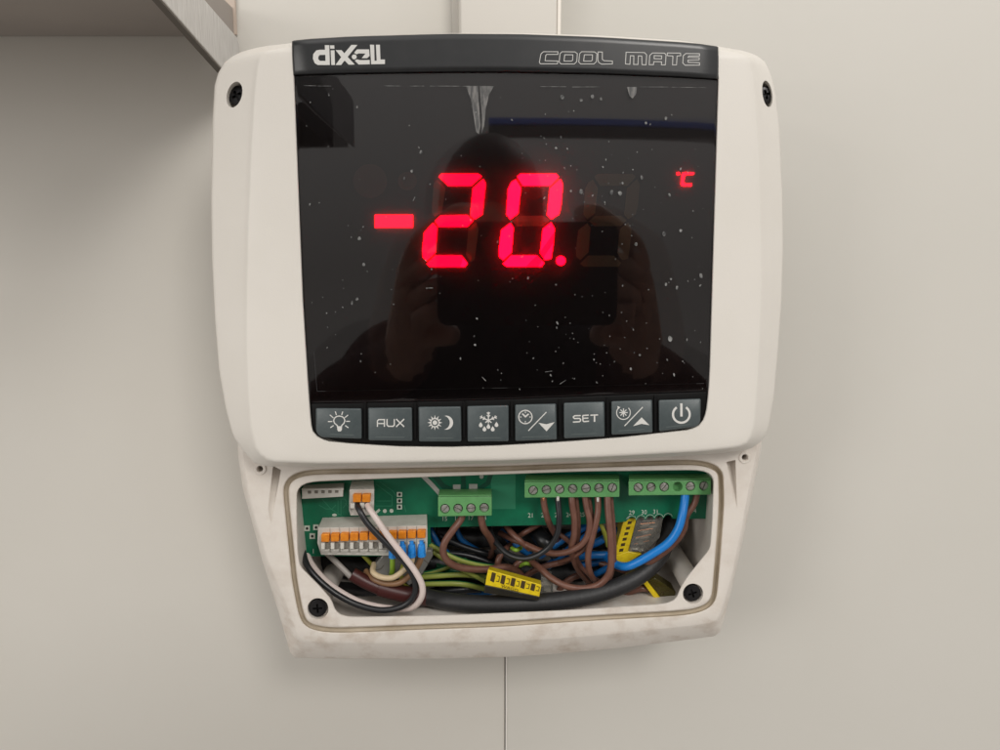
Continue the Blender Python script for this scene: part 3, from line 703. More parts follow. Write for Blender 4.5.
# ================================================================== CIRCUIT BOARD
YP = 38
pcb = empty('circuit_board', at(500, 500, YP)); label(pcb, 'green circuit board with terminal blocks inside the open lower compartment', 'circuit board')
PINV = Matrix.Translation(-pcb.location)
def pc(o):
    o.parent = pcb; o.matrix_parent_inverse = PINV; return o
sc = []
for k in range(5):
    x = 668 - k * 9; sc += [(x + 4.2, 518.5 + k * .6), (x + 2.6, 515.6 + k * .6), (x, 514.6 + k * .6), (x - 2.6, 515.8 + k * .6)]
out = [(293, 455), (717, 448), (717, 497), (709.5, 500), (709.5, 507), (713, 510), (712.5, 518.6), (676, 519)] + sc + [(626, 521.5), (600, 524), (520, 525.5), (430, 527.3), (431.5, 552), (429, 556.3), (301.5, 556.3), (300.5, 540), (293, 538)]
loops = [[Vector((p[0], p[1], 0)) for p in out]]
mb = MB(); A = [at(x, y, YP) for x, y in out]; n = len(A); tri = tessellate_polygon(loops)
mb.add(A + [a + Vector((0, .0016, 0)) for a in A], list(tri) + [tuple(i + n for i in t) for t in tri] + [(i, (i + 1) % n, n + (i + 1) % n, n + i) for i in range(n)])
pc(mb.build('board', M['pcb'], None, False))
mb = MB(); yt = YP - .06
pc_ = MB(); poly(pc_, rect(491, 470, 515.5, 509), (), yt); pc(pc_.build('ground_plane', M['trace'], None, False))
for P in ([(322,499),(331,509),(345,518)], [(336,499),(345,499),(347,503),(343,508)], [(338,500),(338,516)], [(341,500),(341,516)], [(345,503),(349,508)], [(319,505),(326,509),(332,509),(336,505)],
          [(376,484),(392,496),(392,506)], [(380,482),(393,491),(396,496)], [(376,501),(391,501)], [(376,506),(392,506)], [(404,505),(406,512)]): stroke(mb, P, .8, yt - .02)
pc(mb.build('copper_trace', M['trace'], None, False))
mb = MB(); yt = YP - .1
for cx, cy in ((399.5, 494.5), (399.5, 500.8), (399.5, 507)):
    poly(mb, rect(cx - 2.6, cy - 2.4, cx + 2.6, cy + 2.4), [disc_pts(cx, cy, 1.5, 12)], yt)
for cx, cy in ((307, 528.5), (316, 527.5), (312.3, 536.3)): poly(mb, rect(cx - 2.8, cy - 3, cx + 2.8, cy + 2.6), [disc_pts(cx, cy, 1.4, 12)], yt)
for cx, cy in ((384.8, 511), (391.5, 510.8)): poly(mb, disc_pts(cx, cy, 2.0, 14), (), yt)
poly(mb, [(374.5,512.5),(379,508.5),(380.5,510.5),(376.5,514)], (), yt); poly(mb, disc_pts(334.5, 515, 2.4, 12, 1.4), (), yt)
stroke(mb, [(313.3,548.8),(313.3,553.4)], .6, yt); 
for s, x, y in (('15', 444.5, 519), ('16', 457, 518.6), ('17', 470.5, 518.2), ('18', 483.5, 518), ('21', 530.8, 515.6), ('22', 544, 515.4), ('23', 557.5, 515.2), ('24', 569, 515), ('25', 582, 514.8), ('26', 594, 514.4),
                ('29', 631.8, 512.8), ('30', 644, 512.4), ('31', 655.8, 512), ('34', 693.5, 511)): text(mb, s, x, y, 4.4, yt, 0, .95)
stroke(mb, [(626,519),(630,515.5)] , .4, yt)
for k in range(5):
    x = 668 - k * 9; stroke(mb, [(x + 4.4, 516.6 + k*.6), (x + 2.8, 514.2 + k*.6), (x, 513.2 + k*.6), (x - 2.8, 514.4 + k*.6), (x - 4.5, 517 + k*.6)], .35, yt)
pc(mb.build('board_print', M['silk'], None, False))
for cx, cy in ((399.5, 494.5), (399.5, 500.8), (399.5, 507), (307, 528.5), (316, 527.5), (312.3, 536.3)):
    mb = MB(); poly(mb, disc_pts(cx, cy, 1.45, 12), (), YP - .04); pc(mb.build('pin_hole', M['darkhole'], None, False))
mb = MB(); stroke(mb, [(421,474),(433,486),(441,495)], 4.4, YP - .12); poly(mb, rect(453, 484.5, 460.5, 493), (), YP - .12); poly(mb, rect(469, 484, 477.5, 493), (), YP - .12); poly(mb, disc_pts(481.5, 476.5, 2.2), (), YP - .12)
pc(mb.build('solder_pad', mat('tinned pad', (.45, .45, .42), .45, .2), None, False))
mb = MB(); stroke(mb, [(433,474),(443,486),(452,490)], 5, YP - .09); stroke(mb, [(463,474),(464,490)], 4.5, YP - .09); stroke(mb, [(491,474),(488,483),(479,489)], 4.5, YP - .09)
pc(mb.build('dark_track', mat('dark green track', (.004, .07, .04), .4), None, False))

def gterm(x0, y0, x1, y1, ytop, screws, slots, missing=(), tlx=3):
    t = MB()
    # stepped profile: rear shelf, sloped top, front face
    prism(t, [(x0, y0), (x1, y0 - .6), (x1, y1 - .8), (x0, y1)], 27.5, [(x0 + tlx, y0 - 2.4), (x1 + .3, y0 - 3), (x1 - 1, y1 - 6), (x0 + 1.5, y1 - 6)], YP)
    prism(t, [(x0 + .3, y0 - 1.6), (x1 - .2, y0 - 2.2), (x1 - .2, y0 + 3), (x0 + .3, y0 + 3)], 29.5, [(x0 + tlx * .4, ytop), (x1 - .2, ytop - .5), (x1 - .2, y0 + 2), (x0 + tlx, y0 + 2)], YP - 1.2)
    o = link('terminal_block', mesh(t.v, t.f), M['gterm']); 
    bv = o.modifiers.new('b', 'BEVEL'); bv.width = .0003; bv.segments = 2; bv.limit_method = 'ANGLE'; bv.angle_limit = .6
    r = 4.9
    cut(o, [ecut(sx, sy, r, r, 0, 24, 30.5, 20, 27.5) for sx, sy in screws])
    pc(o)
    for k, (sx, sy) in enumerate(screws):
        if k in missing: continue
        screw('terminal_screw', sx, sy, 4.35, 28.2 + .5 * (k % 2), M['tin'], o, cross=False, dome=.25, ang=slots[k], slotw=.26, th=3.5)
    return o
g = gterm(438, 497, 491.8, 516.5, 489, [(445, 508.8), (458, 508.6), (471, 508.2), (484.2, 507.8)], [.8, -.5, 0.1, -.1]); g['label'] = 'short green four-screw terminal block'
g = gterm(524.5, 482, 619.5, 497.8, 474.5, [(533.2, 490.6), (546.5, 489.8), (559.6, 489.3), (572.8, 488.9), (586, 488.5), (599, 488.1), (612.4, 487.8)], [.9, .3, .6, -.5, .15, .2, 1.2]); g['label'] = 'long green terminal block with seven screws'
g = gterm(628.5, 481, 711, 495.6, 474, [(638.3, 487.6), (651.2, 487.3), (664.3, 487), (677.8, 486.7), (690.5, 486.4), (704, 486)], [-.7, .5, .9, 0, .2, 1.2], missing=(3,), tlx=1); g['label'] = 'green six-way terminal block with one screw sunk out of sight'

# white eleven-way push-in block
t = MB()
prism(t, [(318, 528), (427.2, 525.6), (427.4, 546), (425.5, 556), (321, 554.8), (317.4, 543)], [26, 26, 26, 28.5, 28.5, 26],
      [(322.5, 517.5), (427, 514.2), (427.6, 540), (426, 553), (322, 552), (319, 540)], YP - .2)
for k in range(11):
    x = 325.2 + 9.62 * k; box(t, x - 4.2, 543.2 - k*.12, x - .6, 549.5 - k*.12, 24.9, 26.2)     # white fingers
    prism(t, [(x - 4.4, 550.0), (x + 4.4, 549.9), (x + 3.2, 552.8), (x - 3.2, 552.9)], [25.4, 25.4, 26.6, 26.6], None, 28.4)
tb = pc(t.build('push_in_terminal', M['wterm'], None, bevel=.15)); tb['label'] = 'long white terminal block with orange levers'
def kid(mb, name, m, par, **kw):
    o = mb.build(name, m, None, **kw); o.parent = par; return o
mb = MB()
for k in range(11): x = 325.2 + 9.62 * k; box(mb, x + .2, 543.0 - k*.12, x + 3.6, 548.6 - k*.12, 25.9, 26.4)
kid(mb, 'wire_slot', M['slotg'], tb)
mb = MB()
for k in range(1, 11): x = 320.4 + 9.62 * k; stroke(mb, [(x, 528 - k * .2), (x, 543)], .35, 25.93)
kid(mb, 'pole_line', M['slotg'], tb, smooth=False)
for k in range(11):
    x = 325.3 + 9.62 * k; yy = 534.6 - k * .38; mb = MB()
    prism(mb, rect(x - 4.3, yy, x + 3.9, yy + 7.5), [23.6, 23.6, 24.8, 24.8], None, 26.3)
    prism(mb, rect(x - 3.4, yy - 1.0, x + 2.6, yy + .2), 25.2, None, 26.3)
    kid(mb, 'lever', M['orange'], tb, bevel=.25)
# two-way block
t = MB()
prism(t, [(349.5, 489.5), (374.3, 489), (374, 509), (372.5, 515.2), (350.5, 515.6), (349, 510)], [25.5, 25.5, 25.5, 28, 28, 25.5], [(352, 480.5), (373.6, 480), (373.6, 503), (372.5, 512), (351, 512), (350, 503)], YP - .2)
box(t, 350.2, 503.5, 354.6, 508.5, 24.5, 26); box(t, 359.8, 503.2, 364.2, 508.2, 24.5, 26)
tb2 = pc(t.build('push_in_terminal', M['wterm'], None, bevel=.15)); tb2['label'] = 'small white two-way terminal block with two orange levers'
mb = MB(); box(mb, 355.2, 502.5, 359.3, 509.5, 25.3, 25.8); box(mb, 365, 502.3, 369.4, 509, 25.3, 25.8); kid(mb, 'wire_slot', M['darkhole'], tb2)
for x in (357, 366.2):
    mb = MB(); prism(mb, rect(x - 4.2, 494.6, x + 4.0, 502.3), [23.2, 23.2, 24.4, 24.4], None, 26); prism(mb, rect(x - 3.2, 493.7, x + 2.6, 494.8), 24.8, None, 26); kid(mb, 'lever', M['orange'], tb2, bevel=.25)
# five pin header
t = MB()
prism(t, [(302, 489.6), (343.2, 487.6), (343, 496.6), (302, 499)], 31, [(304, 484.6), (344.2, 482.8), (343.6, 494), (303, 496)], YP - .2)
box(t, 301.6, 488.6, 343.6, 490.2, 30.3, 31.2)
hb = pc(t.build('pin_header', M['wterm'], None, bevel=.15))
mb = MB()
for k in range(5): x = 309.4 + 6.8 * k; box(mb, x - 1.6, 491.0 - k*.2, x + 1.6, 493.6 - k*.2, 30.7, 31.1)
kid(mb, 'pin_hole', mat('pin gap', (.16, .145, .12), .6), hb)
for k, x in enumerate((392.6, 402.2, 411.6, 421.4)):    # crimped blue ferrules
    mb = MB(); y = 541.5 - k * .4; w_ = 2.0
    tube(mb, [(x, y, 25.3), (x, y + 4, 25.0)], 4.4, n=12); tube(mb, [(x, y + 3.6, 24.9), (x + .2, y + 8, 24.8), (x + .2, y + 15.5, 25.2)], 8.2, n=8, taper=(.85, 1.1))
    kid(mb, 'ferrule', M['ferr'], tb)

# ================================================================== WIRES
def wire(name, pts, width, m, lab, cat='wire', group=None, two=None, extra=None, n=14):
    mb = MB(); tube(mb, pts, width, 0, n=n, two=two)
    o = mb.build(name, m if isinstance(m, list) else [m], None, ang=60)
    c = at(*pts[0]); 
    label(o, lab, cat, group); return o
B = 'brown wires of the terminal blocks'
wire('brown_wire', [(463,512,31),(461,519,31),(453,530,29),(444.5,543,28),(443.5,554,29),(450,563,31),(463,568,34),(485,569.5,38),(505,567,42),(517,571,46),(526,580,52)], 7.4, M['brown'], 'brown wire looping left from the second screw of the short green block', group=B)
wire('brown_wire', [(481,512,31),(481.5,520,31),(484,529,33),(490,538,38),(494,548,46),(490,556,54)], 7.4, M['brown'], 'short brown wire dropping from the fourth screw of the short green block', group=B)
wire('brown_wire', [(543.5,494,30),(544,504,30),(547,517,31),(551,527,35),(556,536,42),(558,548,52)], 6.6, M['brown'], 'brown wire from the second screw of the seven-screw block, passing behind the black wire', group=B)
wire('black_wire', [(557.5,494,29),(558.3,505,28),(559.2,517,27),(557.5,533,27),(550,546,28),(538,555,29),(524,558.5,31),(510,555,34),(499,546,38),(491,534,44),(488,522,52)], 6.0, M['black'], 'thin black wire curving down and left from the third screw of the seven-screw block')
wire('brown_wire', [(571.5,494,30),(572.3,505,29),(574.5,520,29),(574,536,30),(571.5,548,33),(574,560,38),(580,572,43),(590,584,48)], 6.8, M['brown'], 'brown wire hanging from the fourth screw of the seven-screw block', group=B)
wire('brown_wire', [(584.5,494,30),(586.5,507,29),(589.5,520,28),(588.5,533,28),(582,544,29),(570,551,31),(556,553.5,34),(541,551,37),(527,545,41),(512,539,45),(500,533,52)], 6.4, M['brown'], 'brown wire from the fifth screw swinging left under the black wire', group=B)
wire('brown_wire', [(597.5,494,30),(598,508,29),(596.5,520,28),(592,538,28),(588.5,552,29),(588.5,566,31),(592,577,34),(600,583,40),(612,586,48)], 6.6, M['brown'], 'brown wire falling nearly straight from the sixth screw of the seven-screw block', group=B)
wire('brown_wire', [(607.5,494,29.5),(608,508,28),(609.5,525,26.5),(611,545,26),(611,565,26),(607,577,27),(597,585.5,28),(582,588.5,29),(566,586,30),(551,578,33),(541,569,37),(531,561,44)], 7.2, M['brown'], 'brown wire from the seventh screw in a wide U-shaped loop above the black cable', group=B)
wire('brown_wire', [(588,494,32),(590.5,507,31.5),(592.2,520,31),(590.5,536,31.5),(584,549,33),(573,557,36),(560,562,42)], 4.6, M['brown'], 'thinner brown wire hugging the one from the fifth screw', group=B)
wire('brown_wire', [(575.5,494,32),(577,506,32),(578.5,522,32.5),(578,538,34),(576,552,36),(580,565,40),(592,577,44),(606,584,50)], 4.8, M['brown'], 'thinner brown wire just right of the one from the fourth screw', group=B)
wire('brown_wire', [(611,494,32),(612,508,31.5),(613.5,525,31),(614.5,545,31.5),(614,563,33),(610,578,36),(600,590,42)], 4.4, M['brown'], 'thinner brown wire at the right edge of the wide U-shaped loop', group=B)
wire('blue_wire', [(685.5,491,30),(684.5,501,29),(682,516,27),(677.5,530,26),(668,543,26),(652,554,26),(637,562.5,27),(626,566.5,29),(615,564,34),(606,556,44)], 8.8, mat('bright blue insulation', (.008, .19, .58), .33), 'bright blue wire curving down from the right green terminal block')
wire('brown_wire', [(697.5,491,31),(694.5,503,31),(686.5,516,30),(683.5,530,30),(673.5,544,30),(657,557.5,31),(643,566,33),(628,575,40)], 6.8, M['brown'], 'brown wire running behind the bright blue wire from the right block', group=B)
wire('black_cable', [(400,586,46),(415,593,40),(440,600,34),(470,603.5,30),(505,603.8,28),(545,602,28),(585,596.5,28),(615,588,29),(638,576.5,31),(655,562,35),(664,547,41),(669,530,47),(669,512,52)], 18.0, M['rubber'], 'thick black rubber sheathed cable sweeping along the bottom of the compartment', 'cable', n=22)
mb = MB(); tube(mb, [(352,574,34),(366,582,34),(382,589,34)], 14.5, n=18); tube(mb, [(379,587.6,33.5),(395,592,33.5),(412,595.5,34),(428,598,37)], 17.5, n=20)
label(mb.build('cable_sleeve', M['maroon'], None, ang=60), 'dark maroon shrink sleeve behind the black and white loop', 'cable sleeve')
wire('grey_white_wire', [(318,545,41),(330,556,38),(340,566,36),(352,578,35)], 6.2, M['greywire'], 'short straight off-white wire ending in the maroon sleeve')
wire('white_wire', [(367.5,505,25.4),(371,511,22.5),(378,521,21),(389,537,20.5),(403,555,20.5),(415,571,20.5),(422,585,21),(421.5,597,22),(414,606.5,25),(402,609,28),(380,607,29),(358,601,30),(337,589.5,31),(321,576,33),(309.5,560,37),(306,545,42)], 6.6, M['white'], 'white wire looping down and back left from the two-way terminal block')
wire('black_wire', [(357.3,505,25.4),(360,511,22.5),(366,521.5,21.5),(376,533,21.2),(391,548,21.2),(404,562,21.5),(413,576,22),(415.5,589,23),(411,600,24),(399,607.5,24.5),(380,610,25),(358,605,25.5),(338,595,26),(321,582,26.5),(308,567,29),(303.5,553,36),(303,545,42)], 6.4, M['black'], 'black wire looping beside the white wire from the two-way terminal block')
wire('cream_wire', [(411.8,553,25.4),(411.5,562,26),(404,570,26.5),(393,577.5,27),(381,577,28),(373,572,30),(374,564,36)], 6.0, M['cream'], 'cream wire hooking left from the third blue ferrule')
wire('brown_wire', [(421.6,553,25.6),(419.5,562,27),(413,572,28.5),(401,582,30),(387,583.5,31),(374,579,33),(366,571,38)], 6.4, mat('light brown insulation', (.26, .14, .07), .38), 'light brown wire hooking left below the cream wire', group=B)
wire('lime_wire', [(393,553,25.6),(392.5,562,28),(392,572,33),(388,580,42)], 5.4, M['lime'], 'yellow-green wire dropping from the leftmost blue ferrule')
wire('yellow_wire', [(402.3,553,25.6),(403.5,563,30),(401,575,34),(406,586,37),(415,592,46)], 4.6, M['yel'], 'thin yellow wire dropping from the second blue ferrule')
wire('yellow_wire', [(356,548,41),(366,558,40),(374,567,42)], 4.6, M['yel'], 'short yellow wire under the white terminal block, left of the cloudy connector')
G = 'green and yellow earth wires'
EW = [mat('dull yellow insulation', (.27, .31, .06), .4), M['grn']]
for P, wd, lab, tw in (
    ([(424,541,40),(438,549,38),(455,558,38),(475,564,40),(495,567,44),(510,566,52)], 5.4, 'highest striped earth wire, crossing behind the brown loop', (1, 3, .62)),
    ([(424,545,40),(438,555,39),(455,566,39),(472,574,39),(490,584,43)], 5.2, 'striped earth wire slanting down to the yellow connector below the highest one', (1, 3, .7)),
    ([(424,574,42),(436,571,42),(450,566,44),(466,560,48)], 5.0, 'mostly green earth wire slanting up right behind the others', (1, 2, .35)),
    ([(420,577,40),(440,575.5,39),(462,574.5,40),(486,577,46)], 6.0, 'level striped earth wire in the middle of the bundle', (1, 3, .42)),
    ([(420,584,42),(440,583.5,41),(462,584,41),(486,589,46)], 6.0, 'lowest striped earth wire just above the thick black cable', (1, 3, .45))):
    wire('earth_wire', P, wd, EW, lab, 'wire', G, two=tw, n=16)
BL = 'blue wires deep in the compartment'
for P, wd, lab in (
    ([(428,524,52),(434,536,50),(441,548,50),(456,558,54)], 6, 'blue wire beside the right end of the white terminal block'),
    ([(455,524,54),(462,540,54),(480,552,56)], 6, 'dark blue wire under the short green block'),
    ([(540,556,50),(556,544,46),(572,534,46),(590,524,50)], 8, 'blue wire slanting up between the hanging brown wires'),
    ([(548,566,52),(566,552,47),(582,540,46),(600,526,50)], 8, 'blue wire lying parallel below the slanting blue one'),
    ([(565,560,50),(584,556,44),(602,555,43),(620,556,46)], 8, 'level blue wire behind the sixth and seventh brown wires'),
    ([(580,548,50),(596,543,46),(608,536,46),(622,528,50)], 8, 'blue wire ending at the yellow edged connector on the right'),
    ([(596,574,48),(612,566,44),(622,562,42),(632,556,48)], 7, 'blue wire tucked below the right clear connector'),
    ([(500,530,56),(514,544,54),(532,556,56)], 7, 'blue wire deep behind the looping black wire'),
    ([(455,588,50),(475,592,48),(498,594,50)], 7, 'dark blue wire just above the thick cable left of the connector')):
    wire('blue_wire', P, wd, M['blue'], lab, group=BL)
for P, wd, lab in (
    ([(504,522,48),(510,531,44),(519,540,41),(530,549,42)], 6.2, 'brown wire slanting right from under the board between the blocks'),
    ([(512,541,50),(524,533,46),(536,526,46),(548,520,50)], 5.6, 'brown wire rising to the right just under the board'),
    ([(552,530,46),(562,536,43),(572,544,44),(580,552,50)], 5.4, 'brown wire showing left of the fourth hanging wire'),
    ([(498,572,48),(498,562,44),(502,553,46),(510,545,52)], 6.6, 'short upright brown wire above the left end of the yellow connector'),
    ([(522,580,50),(532,572,46),(546,566,44),(562,562,44),(578,556,48)], 6.4, 'brown wire rising right from the middle of the yellow connector'),
    ([(556,596,50),(564,584,48),(576,576,48),(590,574,50)], 7, 'brown wire deep behind the U-shaped loop'),
    ([(506,580,50),(512,570,46),(520,562,46),(534,556,50)], 6.4, 'brown wire arching over the left of the yellow connector'),
    ([(594,590,46),(612,582,40),(626,580,38),(640,575,42)], 5.6, 'brown wire end sticking out right of the U-shaped loop'),
    ([(612,602,44),(628,593,40),(642,588.5,38),(655,590,40)], 7, 'upper brown wire reaching the right yellow connector from the left'),
    ([(612,610,46),(630,601,41),(646,598.5,38),(662,600,38)], 7, 'lower brown wire reaching the right yellow connector from the left')):
    wire('brown_wire', P, wd, M['brown'], lab, group=B)
for P, wd, lab in (
    ([(440,536,54),(462,546,52),(485,553,52),(508,556,56)], 6, 'black wire deep under the short green block'),
    ([(484,524,50),(490,540,46),(502,554,46),(520,566,50)], 8, 'dull black wire behind the looping black wire'),
    ([(535,530,54),(545,542,48),(556,552,50)], 17, 'fat black cable end deep behind the black wire loop'),
    ([(436,594,46),(456,590,44),(480,588,46)], 9, 'black wire lying just above the thick cable')):
    wire('black_wire', P, wd, M['black'], lab)
wire('yellow_wire', [(600,522,42),(604,532,42),(608,546,46)], 4.6, M['yel'], 'yellow wire showing between the sixth and seventh brown wires')
wire('lime_wire', [(512,548,48),(516,550,45),(521,548,48)], 4.5, M['lime'], 'small yellow-green wire bend behind the black loop')
wire('lime_wire', [(520,566,46),(526,563.5,42),(532,565,46)], 4.0, M['lime'], 'small yellow-green wire bend above the yellow connector')

for nm, x, y, Y, w_, mm in (('a', 543.5, 499.3, 29.2, 3.2, 'copper'), ('b', 557.9, 499.3, 28.2, 3.0, 'tinw'), ('c', 597.8, 500.2, 28.4, 2.6, 'tinw')):
    best = min((o_ for o_ in COL.objects if o_.type == 'MESH' and o_.get('category') == 'wire'), key=lambda o_: min((v.co - at(x, y, Y)).length for v in o_.data.vertices))
    mb = MB(); tube(mb, [(x, y - 2.5, Y - .9), (x, y - .5, Y - 1.4), (x, y + 1.2, Y - 1.3)], w_, n=10); o = mb.build('bare_end', M[mm], best)
for P, wd, m_, lab in (  # the rubber cables are added filler that darkens the back of the box
    ([(436,532,60),(470,538,62),(520,536,62),(600,540,60),(640,530,60)], 20, 'rubber', 'fat black filler cable added to darken the back of the box, upper'),
    ([(425,562,60),(480,566,62),(540,572,62),(600,572,60),(650,566,62)], 24, 'rubber', 'fat black filler cable added to darken the back of the box, lower'),
    ([(440,585,56),(500,590,58),(560,592,58),(620,590,56)], 16, 'rubber', 'black filler cable added for darkness behind the thick black rubber cable'),
    ([(300,556,64),(340,562,62),(400,570,60),(440,574,60)], 26, 'rubber', 'fat black filler cable darkening the box behind the cloudy connector'),
    ([(322,590,60),(350,592,56),(400,600,54),(440,596,56)], 20, 'rubber', 'black filler cable darkening the box behind the maroon sleeve'),
    ([(430,552,52),(470,556,52),(520,574,54)], 6, 'black', 'black wire running behind the striped earth wires'),
    ([(436,566,50),(480,578,52),(530,590,54)], 6, 'grn', 'dark green wire behind the striped earth wires'),
    ([(620,556,52),(600,562,50),(575,566,52)], 7, 'blue', 'blue wire low behind the seventh hanging brown wire'),
    ([(590,560,52),(610,566,48),(632,574,50)], 6, 'brown', 'brown wire low behind the seventh hanging brown wire')):
    wire({'rubber': 'black_cable', 'black': 'black_wire', 'grn': 'green_wire', 'blue': 'blue_wire', 'brown': 'brown_wire'}[m_], P, wd, M[m_], lab, 'cable' if m_ == 'rubber' else 'wire')

# ================================================================== SPLICE CONNECTORS
def lerp2(a, b, t): return (a[0] + (b[0] - a[0]) * t, a[1] + (b[1] - a[1]) * t)
# 1: middle, yellow five-way
c = empty('splice_connector', at(512, 585, 34)); label(c, 'bright yellow five-way wire connector lying tilted on the thick black cable', 'wire connector', 'push-in splice connectors')
CI = Matrix.Translation(-c.location)
def ck(o, e, I): o.parent = e; o.matrix_parent_inverse = I; return o
TL, TR, BR, BLc = (488, 569.5), (541.5, 585), (538.5, 601), (483.5, 593)
bR = lerp2(TR, BR, .78); bL = lerp2(TL, BLc, .70)
mb = MB(); prism(mb, [TL, TR, bR, bL], 23, [(489.5, 566.2), (541, 580.4), bR, bL], 31)
ck(mb.build('body', M['conn'], None, bevel=.3), c, CI)
mb = MB(); prism(mb, [lerp2(TL, BLc, .66), lerp2(TR, BR, .74), BR, BLc], 22.6, None, 30)
ck(mb.build('clear_cap', clear('smoky cap', (.45, .45, .42), (.05, .05, .05), .35, .06), None, bevel=.3), c, CI)
mb = MB(); Yi = 22.9
def uv(u, v): return lerp2(lerp2(TL, TR, u), lerp2(BLc, BR, u), v)
for k in range(5):
    u = .08 + k * .185
    poly(mb, [uv(u, .06), uv(u + .075, .06), uv(u + .07, .48), uv(u - .005, .44)], (), Yi)
    stroke(mb, [uv(u + .10, .16), uv(u + .15, .16), uv(u + .15, .40), uv(u + .10, .40)], .7, Yi)
ang = math.atan2(TR[1] - TL[1], TR[0] - TL[0])
tx = uv(.45, .60); text(mb, 'WAGO', tx[0], tx[1], 3.2, 22.4, 0, 1.2, ang)
ck(mb.build('port_marks', M['ink'], None, False), c, CI)
# clear neighbour
c = empty('splice_connector', at(547, 587, 38)); label(c, 'small clear wire connector at the right end of the bright yellow one', 'wire connector', 'push-in splice connectors'); CI = Matrix.Translation(-c.location)
mb = MB(); prism(mb, [(541, 577), (553, 580), (553, 594), (540, 596)], 33, None, 42); ck(mb.build('clear_body', M['clear'], None, bevel=.3), c, CI)
mb = MB(); prism(mb, [(544, 581), (551, 583), (551, 586), (544, 584)], 35, None, 38); prism(mb, [(544, 588), (551, 589), (551, 592), (544, 591)], 35, None, 38); ck(mb.build('contact_plate', M['tinw'], None), c, CI)
# 2: right, yellow edge with clear body
c = empty('splice_connector', at(640, 540, 36)); label(c, 'clear wire connector with a yellow slotted edge and yellow foot below the scalloped board', 'wire connector', 'push-in splice connectors'); CI = Matrix.Translation(-c.location)
mb = MB(); prism(mb, [(624, 519), (637, 517), (628, 552.5), (614, 556)], 40.6, None, 50); prism(mb, [(614, 556), (628, 551.5), (642, 554), (621.5, 567)], [40.5, 40.5, 41, 39.5], None, 50)
ck(mb.build('body', M['conn'], None, bevel=.3), c, CI)
mb = MB(); prism(mb, [(637.3, 517), (663.5, 517), (660, 538), (646, 552), (628.4, 552)], 41, None, 50); ck(mb.build('clear_body', M['clear'], None, bevel=.3), c, CI)
mb = MB()
for k in range(6):
    t = k / 5; x = 638 - t * 8; y = 520.5 + t * 28
    for q_ in range(3):
        a0 = random.uniform(1, 14 - t * 4); l_ = random.uniform(4, 9); dy = random.uniform(-.8, 1.8)
        if x + a0 + l_ > 660 - t * 12: l_ = 3
        Yq = 42 + random.uniform(0, 3)
        prism(mb, [(x + a0, y + dy), (x + a0 + l_, y + dy - 1.2), (x + a0 + l_ - .3, y + dy - .3), (x + a0 - .2, y + dy + .9)], Yq, None, Yq + 1.5)
ck(mb.build('contact_plate', M['tinw'], None), c, CI)
mb = MB()
for k in range(4):
    t = k / 4; tube(mb, [(640 - t * 8, 524 + t * 27, 44), (655 - t * 8, 522.5 + t * 24, 44)], 1.8, n=8)
ck(mb.build('copper_end', M['copper'], None), c, CI)
mb = MB()
for k in range(6):
    t = k / 6; x = 629.5 - t * 10; y = 521.5 + t * 33; poly(mb, [(x - 1.5, y), (x + 2.6, y - .6), (x + 1.8, y + 2.4), (x - 2.2, y + 3)], (), 40.5)
ck(mb.build('port_marks', M['ink'], None, False), c, CI)
# 3: bottom right, dark with yellow edge
c = empty('splice_connector', at(658, 590, 38)); label(c, 'dim wire connector with a yellow front edge in the bottom right corner', 'wire connector', 'push-in splice connectors'); CI = Matrix.Translation(-c.location)
mb = MB(); prism(mb, [(643, 583), (647, 581), (662, 599.5), (657, 602)], 35, None, 45); ck(mb.build('body', M['conn'], None, bevel=.3), c, CI)
mb = MB(); prism(mb, [(647.4, 581), (655, 578), (676, 592), (674, 603), (662.4, 600)], 35.5, None, 45); ck(mb.build('clear_body', clear('amber cap', (.55, .5, .3), (.10, .085, .02), .5, .1), None, bevel=.3), c, CI)
mb = MB()
for k in range(3):
    x, y = 652 + k * 4.4, 584 + k * 4.6; stroke(mb, circ(x + 1.5, y + .5, 1.7, 10), .5, 35.4, True)
    stroke(mb, [(x + 4, y - 2), (x + 8, y - 3)], .5, 35.4)
ck(mb.build('port_marks', M['ink'], None, False), c, CI)
# 4: cloudy grey one behind the blue ferrules
c = empty('splice_connector', at(400, 570, 40)); label(c, 'cloudy grey wire connector behind the blue ferrules', 'wire connector', 'push-in splice connectors'); CI = Matrix.Translation(-c.location)
mb = MB(); prism(mb, [(385, 552), (432, 550), (433, 556), (420, 578), (409, 586), (402, 580), (377, 576), (371, 569)], 34.5, None, 44); ck(mb.build('body', M['greyclear'], None, bevel=.5), c, CI)
mb = MB(); stroke(mb, [(376,570),(381,569),(384,565)], .6, 34.4); stroke(mb, [(424,560),(429,564)], .5, 34.4); ck(mb.build('mould_line', M['ink'], None, False), c, CI)

